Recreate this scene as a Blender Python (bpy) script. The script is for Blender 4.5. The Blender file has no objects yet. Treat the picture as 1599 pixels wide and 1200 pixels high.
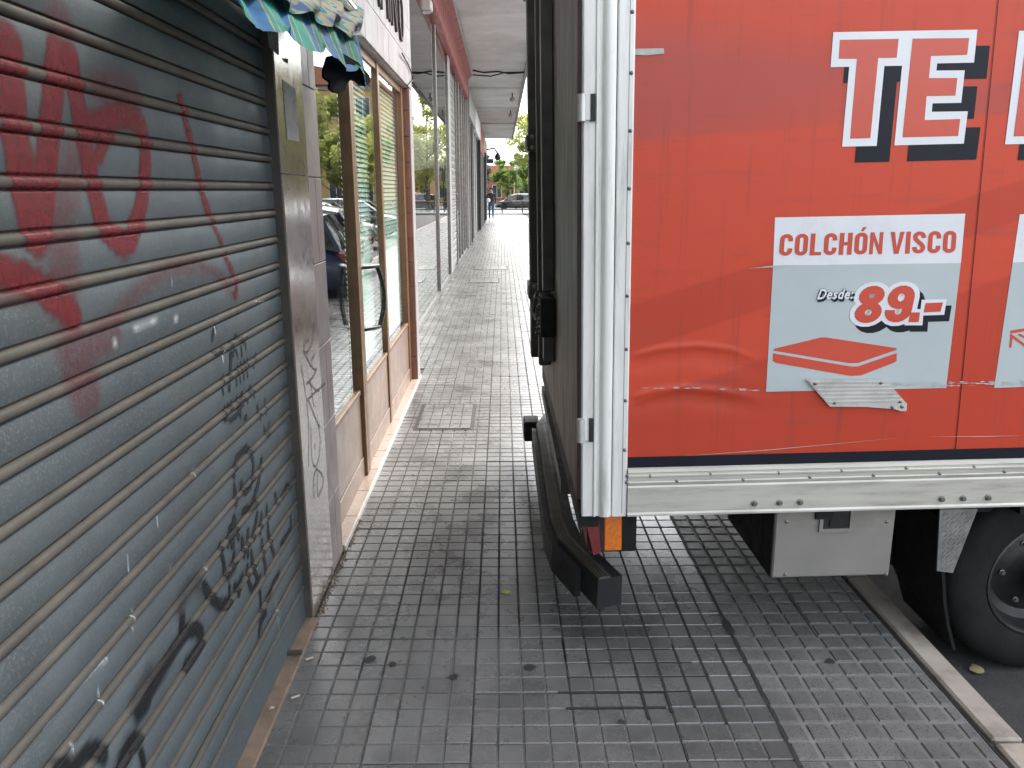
import bpy, bmesh, math, random
from mathutils import Vector, Matrix
from mathutils import noise as mnoise
R = math.radians
random.seed(7)
S = bpy.context.scene
COL = S.collection

# ------------------------------------------------------------------ camera
CAM_H, F_PX, CX, CY = 1.60, 1190.0, 799.5, 600.0
PITCH = math.atan(302.0 / F_PX)
YAW = math.atan(15.5 / F_PX * math.cos(PITCH))
cd = bpy.data.cameras.new('camera'); cam = bpy.data.objects.new('camera', cd); COL.objects.link(cam)
cd.sensor_width = 36; cd.lens = F_PX / 1599 * 36; cd.clip_start = 0.05; cd.clip_end = 600
cam.location = (0, 0, CAM_H); cam.rotation_euler = (math.pi / 2 - PITCH, 0, -YAW)
S.camera = cam
S.render.resolution_x, S.render.resolution_y = 1024, 768

# ------------------------------------------------------------------ sky, sun, exposure
SUN_EL, SUN_AZ = R(54), R(35)          # azimuth clockwise from +Y (street direction)
W = bpy.data.worlds.new('World'); S.world = W; W.use_nodes = True
wn, wl = W.node_tree.nodes, W.node_tree.links
sky = wn.new('ShaderNodeTexSky'); sky.sky_type = 'NISHITA'; sky.sun_disc = False
sky.sun_elevation = SUN_EL; sky.sun_rotation = SUN_AZ; sky.air_density = 1.3; sky.dust_density = 4.0
hs = wn.new('ShaderNodeHueSaturation'); hs.inputs['Saturation'].default_value = 0.40
wl.new(sky.outputs[0], hs.inputs['Color']); bg = wn['Background']; bg.inputs['Strength'].default_value = 0.15
wl.new(hs.outputs[0], bg.inputs['Color'])
sl = bpy.data.lights.new('sun', 'SUN'); sl.energy = .5; sl.angle = R(20); sl.color = (1, .965, .9)
sun = bpy.data.objects.new('sun', sl); COL.objects.link(sun)
sd = Vector((math.sin(SUN_AZ) * math.cos(SUN_EL), math.cos(SUN_AZ) * math.cos(SUN_EL), math.sin(SUN_EL)))
sun.rotation_euler = sd.to_track_quat('Z', 'Y').to_euler(); sun.location = (0, 0, 30)
vs = S.view_settings
vs.view_transform = 'Standard'; vs.look = 'None'; vs.gamma = 1; vs.use_curve_mapping = False
vs.exposure = 2.58

# measured points of the photograph turned into points on real surfaces
_fw = Vector((math.sin(YAW) * math.cos(PITCH), math.cos(YAW) * math.cos(PITCH), -math.sin(PITCH)))
_rt = Vector((math.cos(YAW), -math.sin(YAW), 0)); _up = _rt.cross(_fw)
CAMP = Vector((0, 0, CAM_H))
def ray(u, v): return _fw + _rt * ((u - CX) / F_PX) - _up * ((v - CY) / F_PX)
def on_x(u, v, x): d = ray(u, v); return CAMP + d * (x / d.x)
def on_y(u, v, y): d = ray(u, v); return CAMP + d * (y / d.y)
def on_z(u, v, z=0.0): d = ray(u, v); return CAMP + d * ((z - CAM_H) / d.z)

# ------------------------------------------------------------------ materials
MATS = {}
def _nodes(name):
    m = bpy.data.materials.new(name); m.use_nodes = True
    nt = m.node_tree; b = nt.nodes['Principled BSDF']; MATS[name] = m
    return m, nt, nt.nodes, nt.links, b
def c4(c): return (c[0], c[1], c[2], 1)
def coords(nt, kind):
    n, l = nt.nodes, nt.links
    if kind == 'pos': return n.new('ShaderNodeNewGeometry').outputs['Position']
    return n.new('ShaderNodeTexCoord').outputs['Object']
def ramp(nt, src, a, b, ca=(0, 0, 0), cb=(1, 1, 1), interp='LINEAR'):
    r = nt.nodes.new('ShaderNodeValToRGB'); r.color_ramp.interpolation = interp
    e = r.color_ramp.elements; e[0].position = a; e[1].position = b; e[0].color = c4(ca); e[1].color = c4(cb)
    nt.links.new(src, r.inputs[0]); return r.outputs[0]
def mixc(nt, fac, a, b, mode='MIX'):
    m = nt.nodes.new('ShaderNodeMix'); m.data_type = 'RGBA'; m.blend_type = mode
    for i, x in ((0, fac), (6, a), (7, b)):
        if hasattr(x, 'links') or hasattr(x, 'is_linked'): nt.links.new(x, m.inputs[i])
        elif i == 0: m.inputs[0].default_value = x
        else: m.inputs[i].default_value = c4(x)
    return m.outputs[2]
def noise(nt, co, scale, detail=4, rough=.55, stretch=None, dist=0):
    n = nt.nodes.new('ShaderNodeTexNoise'); n.inputs['Scale'].default_value = scale
    n.inputs['Detail'].default_value = detail; n.inputs['Roughness'].default_value = rough; n.inputs['Distortion'].default_value = dist
    if stretch:
        mp = nt.nodes.new('ShaderNodeMapping'); mp.inputs['Scale'].default_value = stretch
        nt.links.new(co, mp.inputs[0]); co = mp.outputs[0]
    nt.links.new(co, n.inputs['Vector']); return n.outputs[0]
def setup(name, c1, c2=None, scale=4, rough=.5, rough2=None, metal=0.0, bump=0, bscale=60, spec=.5, coat=0,
          speck=None, dirt=None, stretch=None, kind='pos', rnd=0.0, pads=0.0, band=(.35, .65), coat_rough=.1):
    """procedural surface: two-tone noise, optional speckle (colour, scale, cut), dirt (colour, amount, scale), bump and per-object tint"""
    m, nt, n, l, b = _nodes(name); co = coords(nt, kind)
    c2 = c2 or tuple(x * .8 for x in c1)
    nz = noise(nt, co, scale, 5, .6, stretch)
    col = mixc(nt, ramp(nt, nz, *band), c1, c2)
    if speck:
        sc, ssc, cut = speck
        col = mixc(nt, ramp(nt, noise(nt, co, ssc, 2, .7), cut, cut + .06), col, sc)
    if dirt:
        dc, am, ds = dirt
        col = mixc(nt, ramp(nt, noise(nt, co, ds, 7, .7, stretch), .58 - am * .25, .86), col, dc)
    if pads:
        sh_ = n.new('ShaderNodeVectorMath'); sh_.operation = 'SUBTRACT'; l.new(co, sh_.inputs[0]); sh_.inputs[1].default_value = (.85, 1.55, 0)
        dv = n.new('ShaderNodeVectorMath'); dv.operation = 'MULTIPLY'; l.new(sh_.outputs[0], dv.inputs[0]); dv.inputs[1].default_value = (4 / .316, 4 / .316, 0)
        fl_ = n.new('ShaderNodeVectorMath'); fl_.operation = 'FLOOR'; l.new(dv.outputs[0], fl_.inputs[0]); wn_ = n.new('ShaderNodeTexWhiteNoise'); l.new(fl_.outputs[0], wn_.inputs['Vector'])
        pm_ = n.new('ShaderNodeMapRange'); l.new(wn_.outputs['Value'], pm_.inputs[0]); pm_.inputs[3].default_value = 1 - pads; pm_.inputs[4].default_value = 1 + pads
        sc_ = n.new('ShaderNodeVectorMath'); sc_.operation = 'SCALE'; l.new(col, sc_.inputs[0]); l.new(pm_.outputs[0], sc_.inputs['Scale']); col = sc_.outputs[0]
    if rnd:
        oi = n.new('ShaderNodeObjectInfo'); mr = n.new('ShaderNodeMapRange'); l.new(oi.outputs['Random'], mr.inputs[0])
        mr.inputs[3].default_value = 1 - rnd; mr.inputs[4].default_value = 1 + rnd * .6
        vm = n.new('ShaderNodeVectorMath'); vm.operation = 'SCALE'; l.new(col, vm.inputs[0]); l.new(mr.outputs[0], vm.inputs['Scale']); col = vm.outputs[0]
    l.new(col, b.inputs['Base Color'])
    if rough2 is not None:
        mr = n.new('ShaderNodeMapRange'); l.new(noise(nt, co, scale * 2.3, 5, .65, stretch), mr.inputs[0])
        mr.inputs[1].default_value = .35; mr.inputs[2].default_value = .65
        mr.inputs[3].default_value = rough; mr.inputs[4].default_value = rough2; l.new(mr.outputs[0], b.inputs['Roughness'])
    else: b.inputs['Roughness'].default_value = rough
    b.inputs['Metallic'].default_value = metal; b.inputs['Specular IOR Level'].default_value = spec
    b.inputs['Coat Weight'].default_value = coat; b.inputs['Coat Roughness'].default_value = coat_rough
    if bump:
        bp = n.new('ShaderNodeBump'); bp.inputs['Strength'].default_value = min(1, bump); bp.inputs['Distance'].default_value = .004
        l.new(noise(nt, co, bscale, 4, .6), bp.inputs['Height']); l.new(bp.outputs[0], b.inputs['Normal'])
    return m

setup('tile_old', (.145, .142, .134), (.105, .103, .10), 2.2, .23, .35, bump=.12, bscale=220, spec=.8,
      speck=((.25, .245, .235), 150, .63), dirt=((.045, .044, .043), .45, 2.2), rnd=.14, pads=.10)
setup('tile_rough', (.18, .176, .168), (.125, .122, .118), 3, .4, .6, bump=.8, bscale=260, spec=.4,
      speck=((.085, .084, .08), 130, .56), dirt=((.08, .076, .066), .35, 2.6), rnd=.10, pads=.08)
def mat_groove():
    m, nt, n, l, b = _nodes('groove_old'); co = coords(nt, 'pos'); sp = n.new('ShaderNodeSeparateXYZ'); l.new(co, sp.inputs[0])
    mr = n.new('ShaderNodeMapRange'); l.new(sp.outputs[1], mr.inputs[0]); mr.inputs[1].default_value = 2.3; mr.inputs[2].default_value = 3.1; mr.inputs[3].default_value = 0; mr.inputs[4].default_value = .20
    ad = n.new('ShaderNodeMath'); ad.operation = 'ADD'; l.new(noise(nt, co, 2.4, 5, .6), ad.inputs[0]); l.new(mr.outputs[0], ad.inputs[1])
    l.new(mixc(nt, ramp(nt, ad.outputs[0], .50, .66), (.135, .13, .12), (.02, .019, .018)), b.inputs['Base Color']); b.inputs['Roughness'].default_value = .8
mat_groove()
setup('groove_rough', (.23, .223, .21), (.145, .14, .128), 5, .85, bump=.4, bscale=200, dirt=((.03, .03, .028), .2, 6))
setup('mortar', (.06, .058, .054), (.03, .029, .027), 8, .9)
setup('far_paving', (.19, .185, .178), (.15, .147, .142), 1.2, .22, .35, spec=.75)
setup('kerb_stone', (.42, .365, .31), (.32, .28, .235), 5, .65, .8, bump=.3, bscale=180, dirt=((.09, .08, .07), .2, 5))
setup('asphalt', (.05, .05, .049), (.035, .035, .035), 6, .75, .9, bump=.9, bscale=150, speck=((.11, .11, .105), 120, .64))
setup('sill', (.24, .165, .115), (.15, .105, .075), 14, .8, bump=.4, bscale=120, speck=((.05, .04, .03), 90, .68), dirt=((.08, .07, .055), .3, 4))
setup('galvanised', (.086, .104, .110), (.064, .076, .081), 3.5, .55, .7, metal=.08, spec=.35, bump=.08, bscale=90, speck=((.10, .118, .124), 170, .55),
      dirt=((.11, .107, .098), .12, 2.3))
setup('shutter_bead', (.088, .081, .067), (.064, .060, .052), 7, .6, .75, metal=.05, spec=.35, dirt=((.12, .10, .075), .3, 5))
setup('dark_iron', (.035, .033, .03), (.06, .05, .042), 12, .6, .8, bump=.2)
setup('granite', (.21, .16, .135), (.15, .115, .098), 9, .10, .22, spec=.6, speck=((.10, .085, .08), 130, .60), bump=.03, bscale=200, dirt=((.14, .11, .09), .18, 3))
setup('mauve_tile', (.25, .205, .20), (.21, .17, .17), 3, .4, .55, bump=.1, rnd=.1, dirt=((.12, .1, .09), .15, 4))
setup('lintel_tile', (.31, .29, .285), (.26, .245, .24), 4, .5, .65, spec=.35, rnd=.06, dirt=((.25, .235, .22), .15, 5))
setup('brown_tile', (.27, .155, .10), (.20, .11, .07), 5, .28, .4, rnd=.18)
setup('threshold_tile', (.33, .26, .215), (.28, .22, .18), 5, .25, .4, rnd=.1, dirt=((.25, .2, .16), .2, 4))
setup('white_trim', (.55, .535, .51), (.46, .445, .42), 6, .45)
setup('bronze_frame', (.20, .115, .055), (.15, .085, .042), 9, .35, .48, metal=.35)
setup('door_panel', (.21, .145, .108), (.17, .118, .088), 4, .28, .4)
setup('black_plastic', (.014, .014, .015), (.022, .022, .022), 8, .22, .35, spec=.6)
setup('rubber', (.0075, .0075, .0078), (.012, .0117, .0115), 14, .75, .9, bump=.3, bscale=90, spec=.25, dirt=((.022, .021, .019), .2, 8), kind='obj')
setup('plaster', (.70, .695, .68), (.60, .595, .585), 1.2, .85, bump=.15, bscale=40, dirt=((.40, .375, .355), .45, .7))
setup('facade_render', (.50, .44, .36), (.43, .38, .31), 2, .85)
setup('interior', (.05, .052, .05), (.035, .036, .035), 2, .8)
setup('red_cladding', (.35, .085, .085), (.28, .065, .07), 3, .4, .55)
setup('dark_metal', (.02, .02, .02), (.035, .034, .032), 8, .4, .6, metal=.4)
setup('steel_post', (.22, .22, .21), (.3, .3, .28), 12, .28, .4, metal=.8)
setup('blind', (.58, .66, .62), (.52, .60, .56), 6, .5)
setup('paper', (.42, .40, .40), (.33, .31, .31), 15, .75, kind='pos', speck=((.16, .17, .2), 60, .63))
setup('torn_paper', (.11, .10, .095), (.17, .16, .15), 20, .8)
setup('aluminium', (.80, .795, .765), (.70, .695, .665), 6, .36, .52, metal=.15, stretch=(4, 4, .5), dirt=((.30, .29, .265), .22, 5), bump=.04, bscale=60, kind='obj')
setup('alu_rail', (.56, .535, .475), (.47, .45, .40), 5, .36, .5, metal=.3, stretch=(.6, 3, 6), dirt=((.27, .255, .22), .22, 5), kind='obj')
setup('alu_plate', (.62, .61, .58), (.52, .51, .49), 8, .3, .42, metal=.45, kind='obj', dirt=((.3, .28, .25), .15, 12))
setup('rivet', (.25, .245, .235), (.16, .155, .15), 30, .4, metal=.6, kind='obj')
setup('tail_door', (.105, .07, .062), (.065, .046, .042), 3, .45, .62, spec=.35, stretch=(3, 3, .6), dirt=((.11, .10, .09), .2, 4), kind='obj')
setup('dirty_bar', (.075, .07, .062), (.04, .037, .033), 6, .42, .6, metal=.35, dirt=((.03, .03, .028), .2, 7), kind='obj')
setup('chassis_black', (.007, .0074, .008), (.011, .011, .0115), 9, .55, .8, bump=.15, spec=.3, kind='obj', dirt=((.025, .023, .02), .12, 6))
setup('bumper_black', (.013, .0145, .017), (.009, .0095, .011), 7, .5, .7, bump=.1, spec=.35, kind='obj', dirt=((.03, .028, .025), .15, 9))
setup('tread_strip', (.085, .077, .062), (.05, .045, .037), 9, .5, .65, metal=.2, kind='obj', bump=.4)
setup('shaded_white', (.235, .222, .198), (.195, .185, .165), 4, .42, .55, kind='obj', dirt=((.33, .31, .28), .25, 3.5))  # white paint darkened: the locker's shade is put into the colour
setup('checker_plate', (.33, .33, .32), (.22, .22, .21), 14, .35, .5, metal=.5, kind='obj')
setup('rim_steel', (.035, .035, .036), (.02, .02, .02), 12, .4, .55, metal=.5, kind='obj')
setup('print_white', (.72, .73, .76), (.66, .67, .70), 4, .32, .42, kind='obj', coat=.2, dirt=((.55, .55, .55), .12, 3))
setup('print_grey', (.45, .50, .51), (.41, .46, .475), 3, .34, .44, kind='obj', coat=.2)
setup('print_red', (.56, .064, .03), (.52, .056, .027), 3, .32, .42, kind='obj', coat=.2)
setup('print_navy', (.006, .0075, .015), (.008, .0095, .017), 4, .45, spec=.25, kind='obj')
setup('tape', (.5, .49, .47), (.38, .37, .35), 30, .4, kind='obj')
setup('bark', (.10, .08, .06), (.06, .048, .036), 10, .9, bump=.5, bscale=30)
setup('concrete_grey', (.35, .34, .33), (.29, .28, .27), 4, .8)
setup('ochre_wall', (.50, .34, .14), (.44, .29, .12), 2, .85)
setup('brick_wall', (.32, .13, .08), (.27, .11, .07), 3, .85)
setup('roof_tile', (.40, .16, .09), (.32, .13, .075), 5, .8)
setup('window_glass', (.05, .06, .07), (.035, .04, .05), 2, .08, spec=.8)
setup('shutter_slats', (.19, .185, .17), (.15, .145, .135), 8, .6)
setup('leaf_yellow', (.25, .27, .09), (.18, .21, .07), 1.5, .6, rnd=.2)
setup('leaf_green', (.10, .16, .04), (.065, .115, .03), 1.5, .6, rnd=.2)
setup('leaf_dark', (.03, .075, .03), (.022, .055, .022), 1.5, .6)
for lm, lc_ in (('leaf_yellow', (.36, .39, .12)), ('leaf_green', (.16, .26, .05)), ('leaf_dark', (.04, .10, .03))):
    nt = MATS[lm].node_tree; tr_ = nt.nodes.new('ShaderNodeBsdfTranslucent'); tr_.inputs[0].default_value = c4(lc_); mx_ = nt.nodes.new('ShaderNodeMixShader'); mx_.inputs[0].default_value = .5
    nt.links.new(nt.nodes['Principled BSDF'].outputs[0], mx_.inputs[1]); nt.links.new(tr_.outputs[0], mx_.inputs[2]); nt.links.new(mx_.outputs[0], nt.nodes['Material Output'].inputs[0])
for nm, c in (('car_blue', (.025, .045, .10)), ('car_silver', (.42, .44, .44)), ('car_white', (.72, .72, .7)), ('car_black', (.02, .02, .022)), ('car_grey', (.16, .165, .17)), ('car_red', (.35, .03, .03))):
    setup('paint_' + nm, c, tuple(x * .95 for x in c), 2, .25, metal=.3 if nm != 'car_white' else 0, coat=1, coat_rough=.03)
setup('head_lamp', (.6, .62, .62), (.5, .5, .5), 8, .08, spec=.8)
setup('red_lens', (.20, .012, .012), (.13, .008, .010), 60, .16, coat=.6, kind='obj')
setup('orange_lens', (.78, .19, .012), (.62, .14, .01), 70, .16, coat=.6, kind='obj')
setup('denim', (.05, .085, .16), (.035, .06, .12), 20, .85)
setup('jacket', (.014, .015, .022), (.02, .02, .026), 20, .8)
setup('skin', (.5, .30, .22), (.45, .27, .2), 20, .55)
setup('hair', (.03, .02, .014), (.02, .014, .01), 30, .6)
setup('white_cloth', (.75, .75, .75), (.68, .68, .68), 10, .8)
setup('dry_leaf', (.26, .23, .13), (.2, .17, .09), 60, .6)
setup('yellow_flower', (.45, .45, .04), (.3, .36, .05), 60, .6)
setup('butt', (.4, .37, .33), (.36, .28, .19), 100, .8)
setup('gum', (.022, .021, .02), (.035, .034, .032), 60, .8)
setup('moss', (.11, .095, .04), (.07, .065, .04), 60, .95, bump=.5)
setup('shade_black_cloth', (.003, .004, .007), (.004, .005, .008), 20, .9, spec=.1)  # near-black holds the shade on the awning's side flap
setup('chrome_tube', (.7, .7, .7), (.6, .6, .6), 20, .15, metal=.9)
setup('navy_sign', (.02, .03, .08), (.02, .03, .08), 4, .4)
setup('mask_white', (.7, .7, .68), (.66, .66, .64), 9, .4)

def mat_awning():
    m, nt, n, l, b = _nodes('awning_cloth')
    uv = n.new('ShaderNodeUVMap'); sp = n.new('ShaderNodeSeparateXYZ'); l.new(uv.outputs[0], sp.inputs[0])
    fr = n.new('ShaderNodeMath'); fr.operation = 'FRACT'; l.new(sp.outputs[0], fr.inputs[0])
    r = n.new('ShaderNodeValToRGB'); r.color_ramp.interpolation = 'CONSTANT'; e = r.color_ramp.elements
    cols = [(0, (.015, .13, .33)), (.40, (.30, .32, .14)), (.44, (.005, .21, .16)), (.58, (.30, .32, .14)), (.61, (.006, .25, .17)), (.93, (.30, .32, .14)), (.97, (.025, .12, .26))]
    e[0].position = 0; e[0].color = c4(cols[0][1]); e[1].position = cols[1][0]; e[1].color = c4(cols[1][1])
    for p, c in cols[2:]: x = e.new(p); x.color = c4(c)
    l.new(fr.outputs[0], r.inputs[0])
    co = coords(nt, 'pos')
    col = mixc(nt, ramp(nt, noise(nt, co, 9, 4), .45, .75), r.outputs[0], (.02, .09, .11))
    l.new(col, b.inputs['Base Color']); b.inputs['Roughness'].default_value = .75
    tr = n.new('ShaderNodeBsdfTranslucent'); l.new(col, tr.inputs[0]); mx = n.new('ShaderNodeMixShader'); mx.inputs[0].default_value = .3
    l.new(b.outputs[0], mx.inputs[1]); l.new(tr.outputs[0], mx.inputs[2]); l.new(mx.outputs[0], n['Material Output'].inputs[0])
mat_awning()
def mat_cream():
    m, nt, n, l, b = _nodes('awning_lining')
    co = coords(nt, 'pos')
    nz = noise(nt, co, 20, 2, .5, (1.2, .16, 1.6), .6)
    r = n.new('ShaderNodeValToRGB'); e = r.color_ramp.elements; r.color_ramp.interpolation = 'EASE'
    e[0].position = .40; e[0].color = (.04, .10, .22, 1); e[1].position = .47; e[1].color = (.22, .21, .14, 1)
    x = e.new(.56); x.color = (.27, .26, .19, 1); x = e.new(.61); x.color = (.015, .17, .16, 1)
    l.new(nz, r.inputs[0]); l.new(r.outputs[0], b.inputs['Base Color']); b.inputs['Roughness'].default_value = .8
mat_cream()
def mat_glass(name, ior, tint, rough=.0):
    m, nt, n, l, b = _nodes(name); n.remove(b)
    g = n.new('ShaderNodeBsdfGlossy'); g.inputs['Roughness'].default_value = rough; g.inputs['Color'].default_value = (1, 1, 1, 1)
    t = n.new('ShaderNodeBsdfTransparent'); t.inputs[0].default_value = c4(tint)
    f = n.new('ShaderNodeFresnel'); gb = n.new('ShaderNodeNewGeometry'); mi = n.new('ShaderNodeMapRange'); l.new(gb.outputs['Backfacing'], mi.inputs[0])
    mi.inputs[3].default_value = ior; mi.inputs[4].default_value = 1 / ior; l.new(mi.outputs[0], f.inputs[0])      # same reflection from both faces of the pane
    mx = n.new('ShaderNodeMixShader'); l.new(f.outputs[0], mx.inputs[0]); l.new(t.outputs[0], mx.inputs[1]); l.new(g.outputs[0], mx.inputs[2])
    l.new(mx.outputs[0], n['Material Output'].inputs[0])
mat_glass('door_glass', 1.65, (.90, .96, .93)); mat_glass('shop_glass', 3.2, (.5, .53, .52)); mat_glass('car_glass', 1.9, (.12, .14, .14))
def mat_paint(name, c, op, rough=.55, nsc=40, lo=.3, hi=.6, lowf=.55):
    """sprayed or marker paint: coverage stored per vertex, broken up by the wear of the sheet below"""
    m, nt, n, l, b = _nodes(name)
    a = n.new('ShaderNodeAttribute'); a.attribute_name = 'cover'
    co = coords(nt, 'pos'); nz = ramp(nt, noise(nt, co, nsc, 4, .7), lo, hi)
    mu = n.new('ShaderNodeMath'); mu.operation = 'MULTIPLY'; l.new(a.outputs['Fac'], mu.inputs[0])
    mr = n.new('ShaderNodeMapRange'); l.new(nz, mr.inputs[0]); mr.inputs[3].default_value = op * lowf; mr.inputs[4].default_value = op
    l.new(mr.outputs[0], mu.inputs[1])
    b.inputs['Base Color'].default_value = c4(c); b.inputs['Roughness'].default_value = rough
    t = n.new('ShaderNodeBsdfTransparent'); mx = n.new('ShaderNodeMixShader')
    l.new(mu.outputs[0], mx.inputs[0]); l.new(t.outputs[0], mx.inputs[1]); l.new(b.outputs[0], mx.inputs[2]); l.new(mx.outputs[0], n['Material Output'].inputs[0])
mat_paint('spray_red', (.135, .010, .015), .92, .6, 55, .38, .58, .68); mat_paint('spray_faded', (.15, .038, .042), .42, .6, 55, .38, .6); mat_paint('spray_black', (.006, .0065, .009), 1.0, lowf=.85)
mat_paint('marker', (.05, .048, .05), .8, .5); mat_paint('scratch', (.5, .52, .53), .75, .6)
def mat_red_panel():
    m, nt, n, l, b = _nodes('red_panel'); co = coords(nt, 'obj')
    sp = n.new('ShaderNodeSeparateXYZ'); l.new(co, sp.inputs[0])
    def band(sx, sz, off, soft=.006):
        d = n.new('ShaderNodeVectorMath'); d.operation = 'DOT_PRODUCT'; l.new(co, d.inputs[0]); d.inputs[1].default_value = (sx, 0, sz)
        mr = n.new('ShaderNodeMapRange'); l.new(d.outputs['Value'], mr.inputs[0]); mr.inputs[1].default_value = off - soft; mr.inputs[2].default_value = off + soft
        return mr.outputs[0]
    def mul(a, c):
        x = n.new('ShaderNodeMath'); x.operation = 'MULTIPLY'; l.new(a, x.inputs[0]); l.new(c, x.inputs[1]); return x.outputs[0]
    def inv(a):
        x = n.new('ShaderNodeMath'); x.operation = 'SUBTRACT'; x.inputs[0].default_value = 1; l.new(a, x.inputs[1]); return x.outputs[0]
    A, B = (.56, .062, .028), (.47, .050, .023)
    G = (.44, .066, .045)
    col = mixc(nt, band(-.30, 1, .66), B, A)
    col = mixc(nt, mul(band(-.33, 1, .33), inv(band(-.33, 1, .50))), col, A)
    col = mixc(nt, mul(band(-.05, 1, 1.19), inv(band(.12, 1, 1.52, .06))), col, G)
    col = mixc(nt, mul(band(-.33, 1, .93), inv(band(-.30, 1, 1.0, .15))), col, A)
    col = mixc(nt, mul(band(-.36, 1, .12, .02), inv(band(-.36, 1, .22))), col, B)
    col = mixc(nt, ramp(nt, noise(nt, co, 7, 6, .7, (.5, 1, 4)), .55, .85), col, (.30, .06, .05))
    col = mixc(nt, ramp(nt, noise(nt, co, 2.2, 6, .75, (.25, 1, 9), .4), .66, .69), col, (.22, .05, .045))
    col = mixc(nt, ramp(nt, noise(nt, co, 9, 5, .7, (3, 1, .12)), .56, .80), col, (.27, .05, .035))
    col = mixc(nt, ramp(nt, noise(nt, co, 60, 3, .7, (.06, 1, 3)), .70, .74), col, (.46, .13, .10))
    l.new(col, b.inputs['Base Color']); b.inputs['Coat Weight'].default_value = .06; b.inputs['Coat Roughness'].default_value = .3; b.inputs['Specular IOR Level'].default_value = .3
    mr = n.new('ShaderNodeMapRange'); l.new(noise(nt, co, 5, 5), mr.inputs[0]); mr.inputs[3].default_value = .28; mr.inputs[4].default_value = .5; l.new(mr.outputs[0], b.inputs['Roughness'])
    bp = n.new('ShaderNodeBump'); bp.inputs['Strength'].default_value = .12; bp.inputs['Distance'].default_value = .01
    l.new(noise(nt, co, 3, 2, .5, (1, 1, 2)), bp.inputs['Height']); l.new(bp.outputs[0], b.inputs['Normal'])
mat_red_panel()

# ------------------------------------------------------------------ mesh helpers
class MB:
    def __init__(s): s.v = []; s.f = []; s.m = []; s.uv = None
    def add(s, verts, faces, mi=0):
        k = len(s.v); s.v += [tuple(p) for p in verts]; s.f += [tuple(i + k for i in f) for f in faces]; s.m += [mi] * len(faces); return s
    def box(s, x0, x1, y0, y1, z0, z1, mi=0, ch=0):
        if ch:                                           # chamfered box: 24 vertices
            vs = []; 
            for (X, sx) in ((x0, 1), (x1, -1)):
                for (Y, sy) in ((y0, 1), (y1, -1)):
                    for (Z, sz) in ((z0, 1), (z1, -1)):
                        vs += [(X, Y + sy * ch, Z + sz * ch), (X + sx * ch, Y, Z + sz * ch), (X + sx * ch, Y + sy * ch, Z)]
            bm = bmesh.new(); [bm.verts.new(p) for p in vs]; r = bmesh.ops.convex_hull(bm, input=list(bm.verts))
            bm.verts.index_update(); s.add([v.co for v in bm.verts], [[v.index for v in f.verts] for f in bm.faces], mi); bm.free(); return s
        v = [(x, y, z) for x in (x0, x1) for y in (y0, y1) for z in (z0, z1)]
        return s.add(v, [(0, 1, 3, 2), (4, 6, 7, 5), (0, 4, 5, 1), (2, 3, 7, 6), (0, 2, 6, 4), (1, 5, 7, 3)], mi)
    def tube(s, pts, rad, n=8, mi=0, cap=True):
        pts = [Vector(p) for p in pts]; rads = rad if isinstance(rad, (list, tuple)) else [rad] * len(pts); k = len(s.v); up = None
        for i, p in enumerate(pts):
            t = (pts[min(i + 1, len(pts) - 1)] - pts[max(i - 1, 0)]).normalized()
            if up is None: up = t.orthogonal().normalized()
            up = (up - t * up.dot(t)).normalized(); w = t.cross(up)
            for j in range(n):
                a = 2 * math.pi * j / n; s.v.append(tuple(p + (up * math.cos(a) + w * math.sin(a)) * rads[i]))
        for i in range(len(pts) - 1):
            for j in range(n):
                a = k + i * n + j; b = k + i * n + (j + 1) % n; s.f.append((a, b, b + n, a + n)); s.m.append(mi)
        if cap:
            s.f.append(tuple(k + j for j in reversed(range(n)))); s.m.append(mi)
            e = k + (len(pts) - 1) * n; s.f.append(tuple(e + j for j in range(n))); s.m.append(mi)
        return s
    def grid(s, P, mi=0):
        k = len(s.v); nr, nc = len(P), len(P[0])
        for r in P: s.v += [tuple(p) for p in r]
        for i in range(nr - 1):
            for j in range(nc - 1):
                a = k + i * nc + j; s.f.append((a, a + 1, a + nc + 1, a + nc)); s.m.append(mi)
        return s
    def prism(s, poly, axis, a, b, mi=0):
        """2D polygon extruded along axis (0,1,2) between a and b"""
        def mk(p, t): q = list(p); q.insert(axis, t); return q
        n = len(poly); vs_ = [mk(p, a) for p in poly] + [mk(p, b) for p in poly]
        return s.add(vs_, [tuple(range(n))[::-1], tuple(range(n, 2 * n))] + [(i, (i + 1) % n, n + (i + 1) % n, n + i) for i in range(n)], mi)
    def lathe(s, prof, n=24, axis='y', c=(0, 0, 0), mi=0):
        k = len(s.v)
        for (r, h) in prof:
            for j in range(n):
                a = 2 * math.pi * j / n; x, z = r * math.cos(a), r * math.sin(a)
                s.v.append({'y': (c[0] + x, c[1] + h, c[2] + z), 'z': (c[0] + x, c[1] + z, c[2] + h), 'x': (c[0] + h, c[1] + x, c[2] + z)}[axis])
        for i in range(len(prof) - 1):
            for j in range(n):
                a = k + i * n + j; b = k + i * n + (j + 1) % n; s.f.append((a, b, b + n, a + n)); s.m.append(mi)
        return s
    def mesh(s, name, mats, smooth=False):
        me = bpy.data.meshes.new(name); me.from_pydata(s.v, [], s.f); me.update()
        for m in (mats if isinstance(mats, (list, tuple)) else [mats]): me.materials.append(MATS[m])
        me.polygons.foreach_set('material_index', s.m)
        bm = bmesh.new(); bm.from_mesh(me); bmesh.ops.recalc_face_normals(bm, faces=bm.faces); bm.to_mesh(me); bm.free()
        if smooth:
            me.polygons.foreach_set('use_smooth', [True] * len(me.polygons))
            if smooth != 'all': me.set_sharp_from_angle(angle=R(38))
        return me
    def build(s, name, mats, parent=None, smooth=False, loc=None):
        return put(name, s.mesh(name, mats, smooth), parent, loc)
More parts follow.
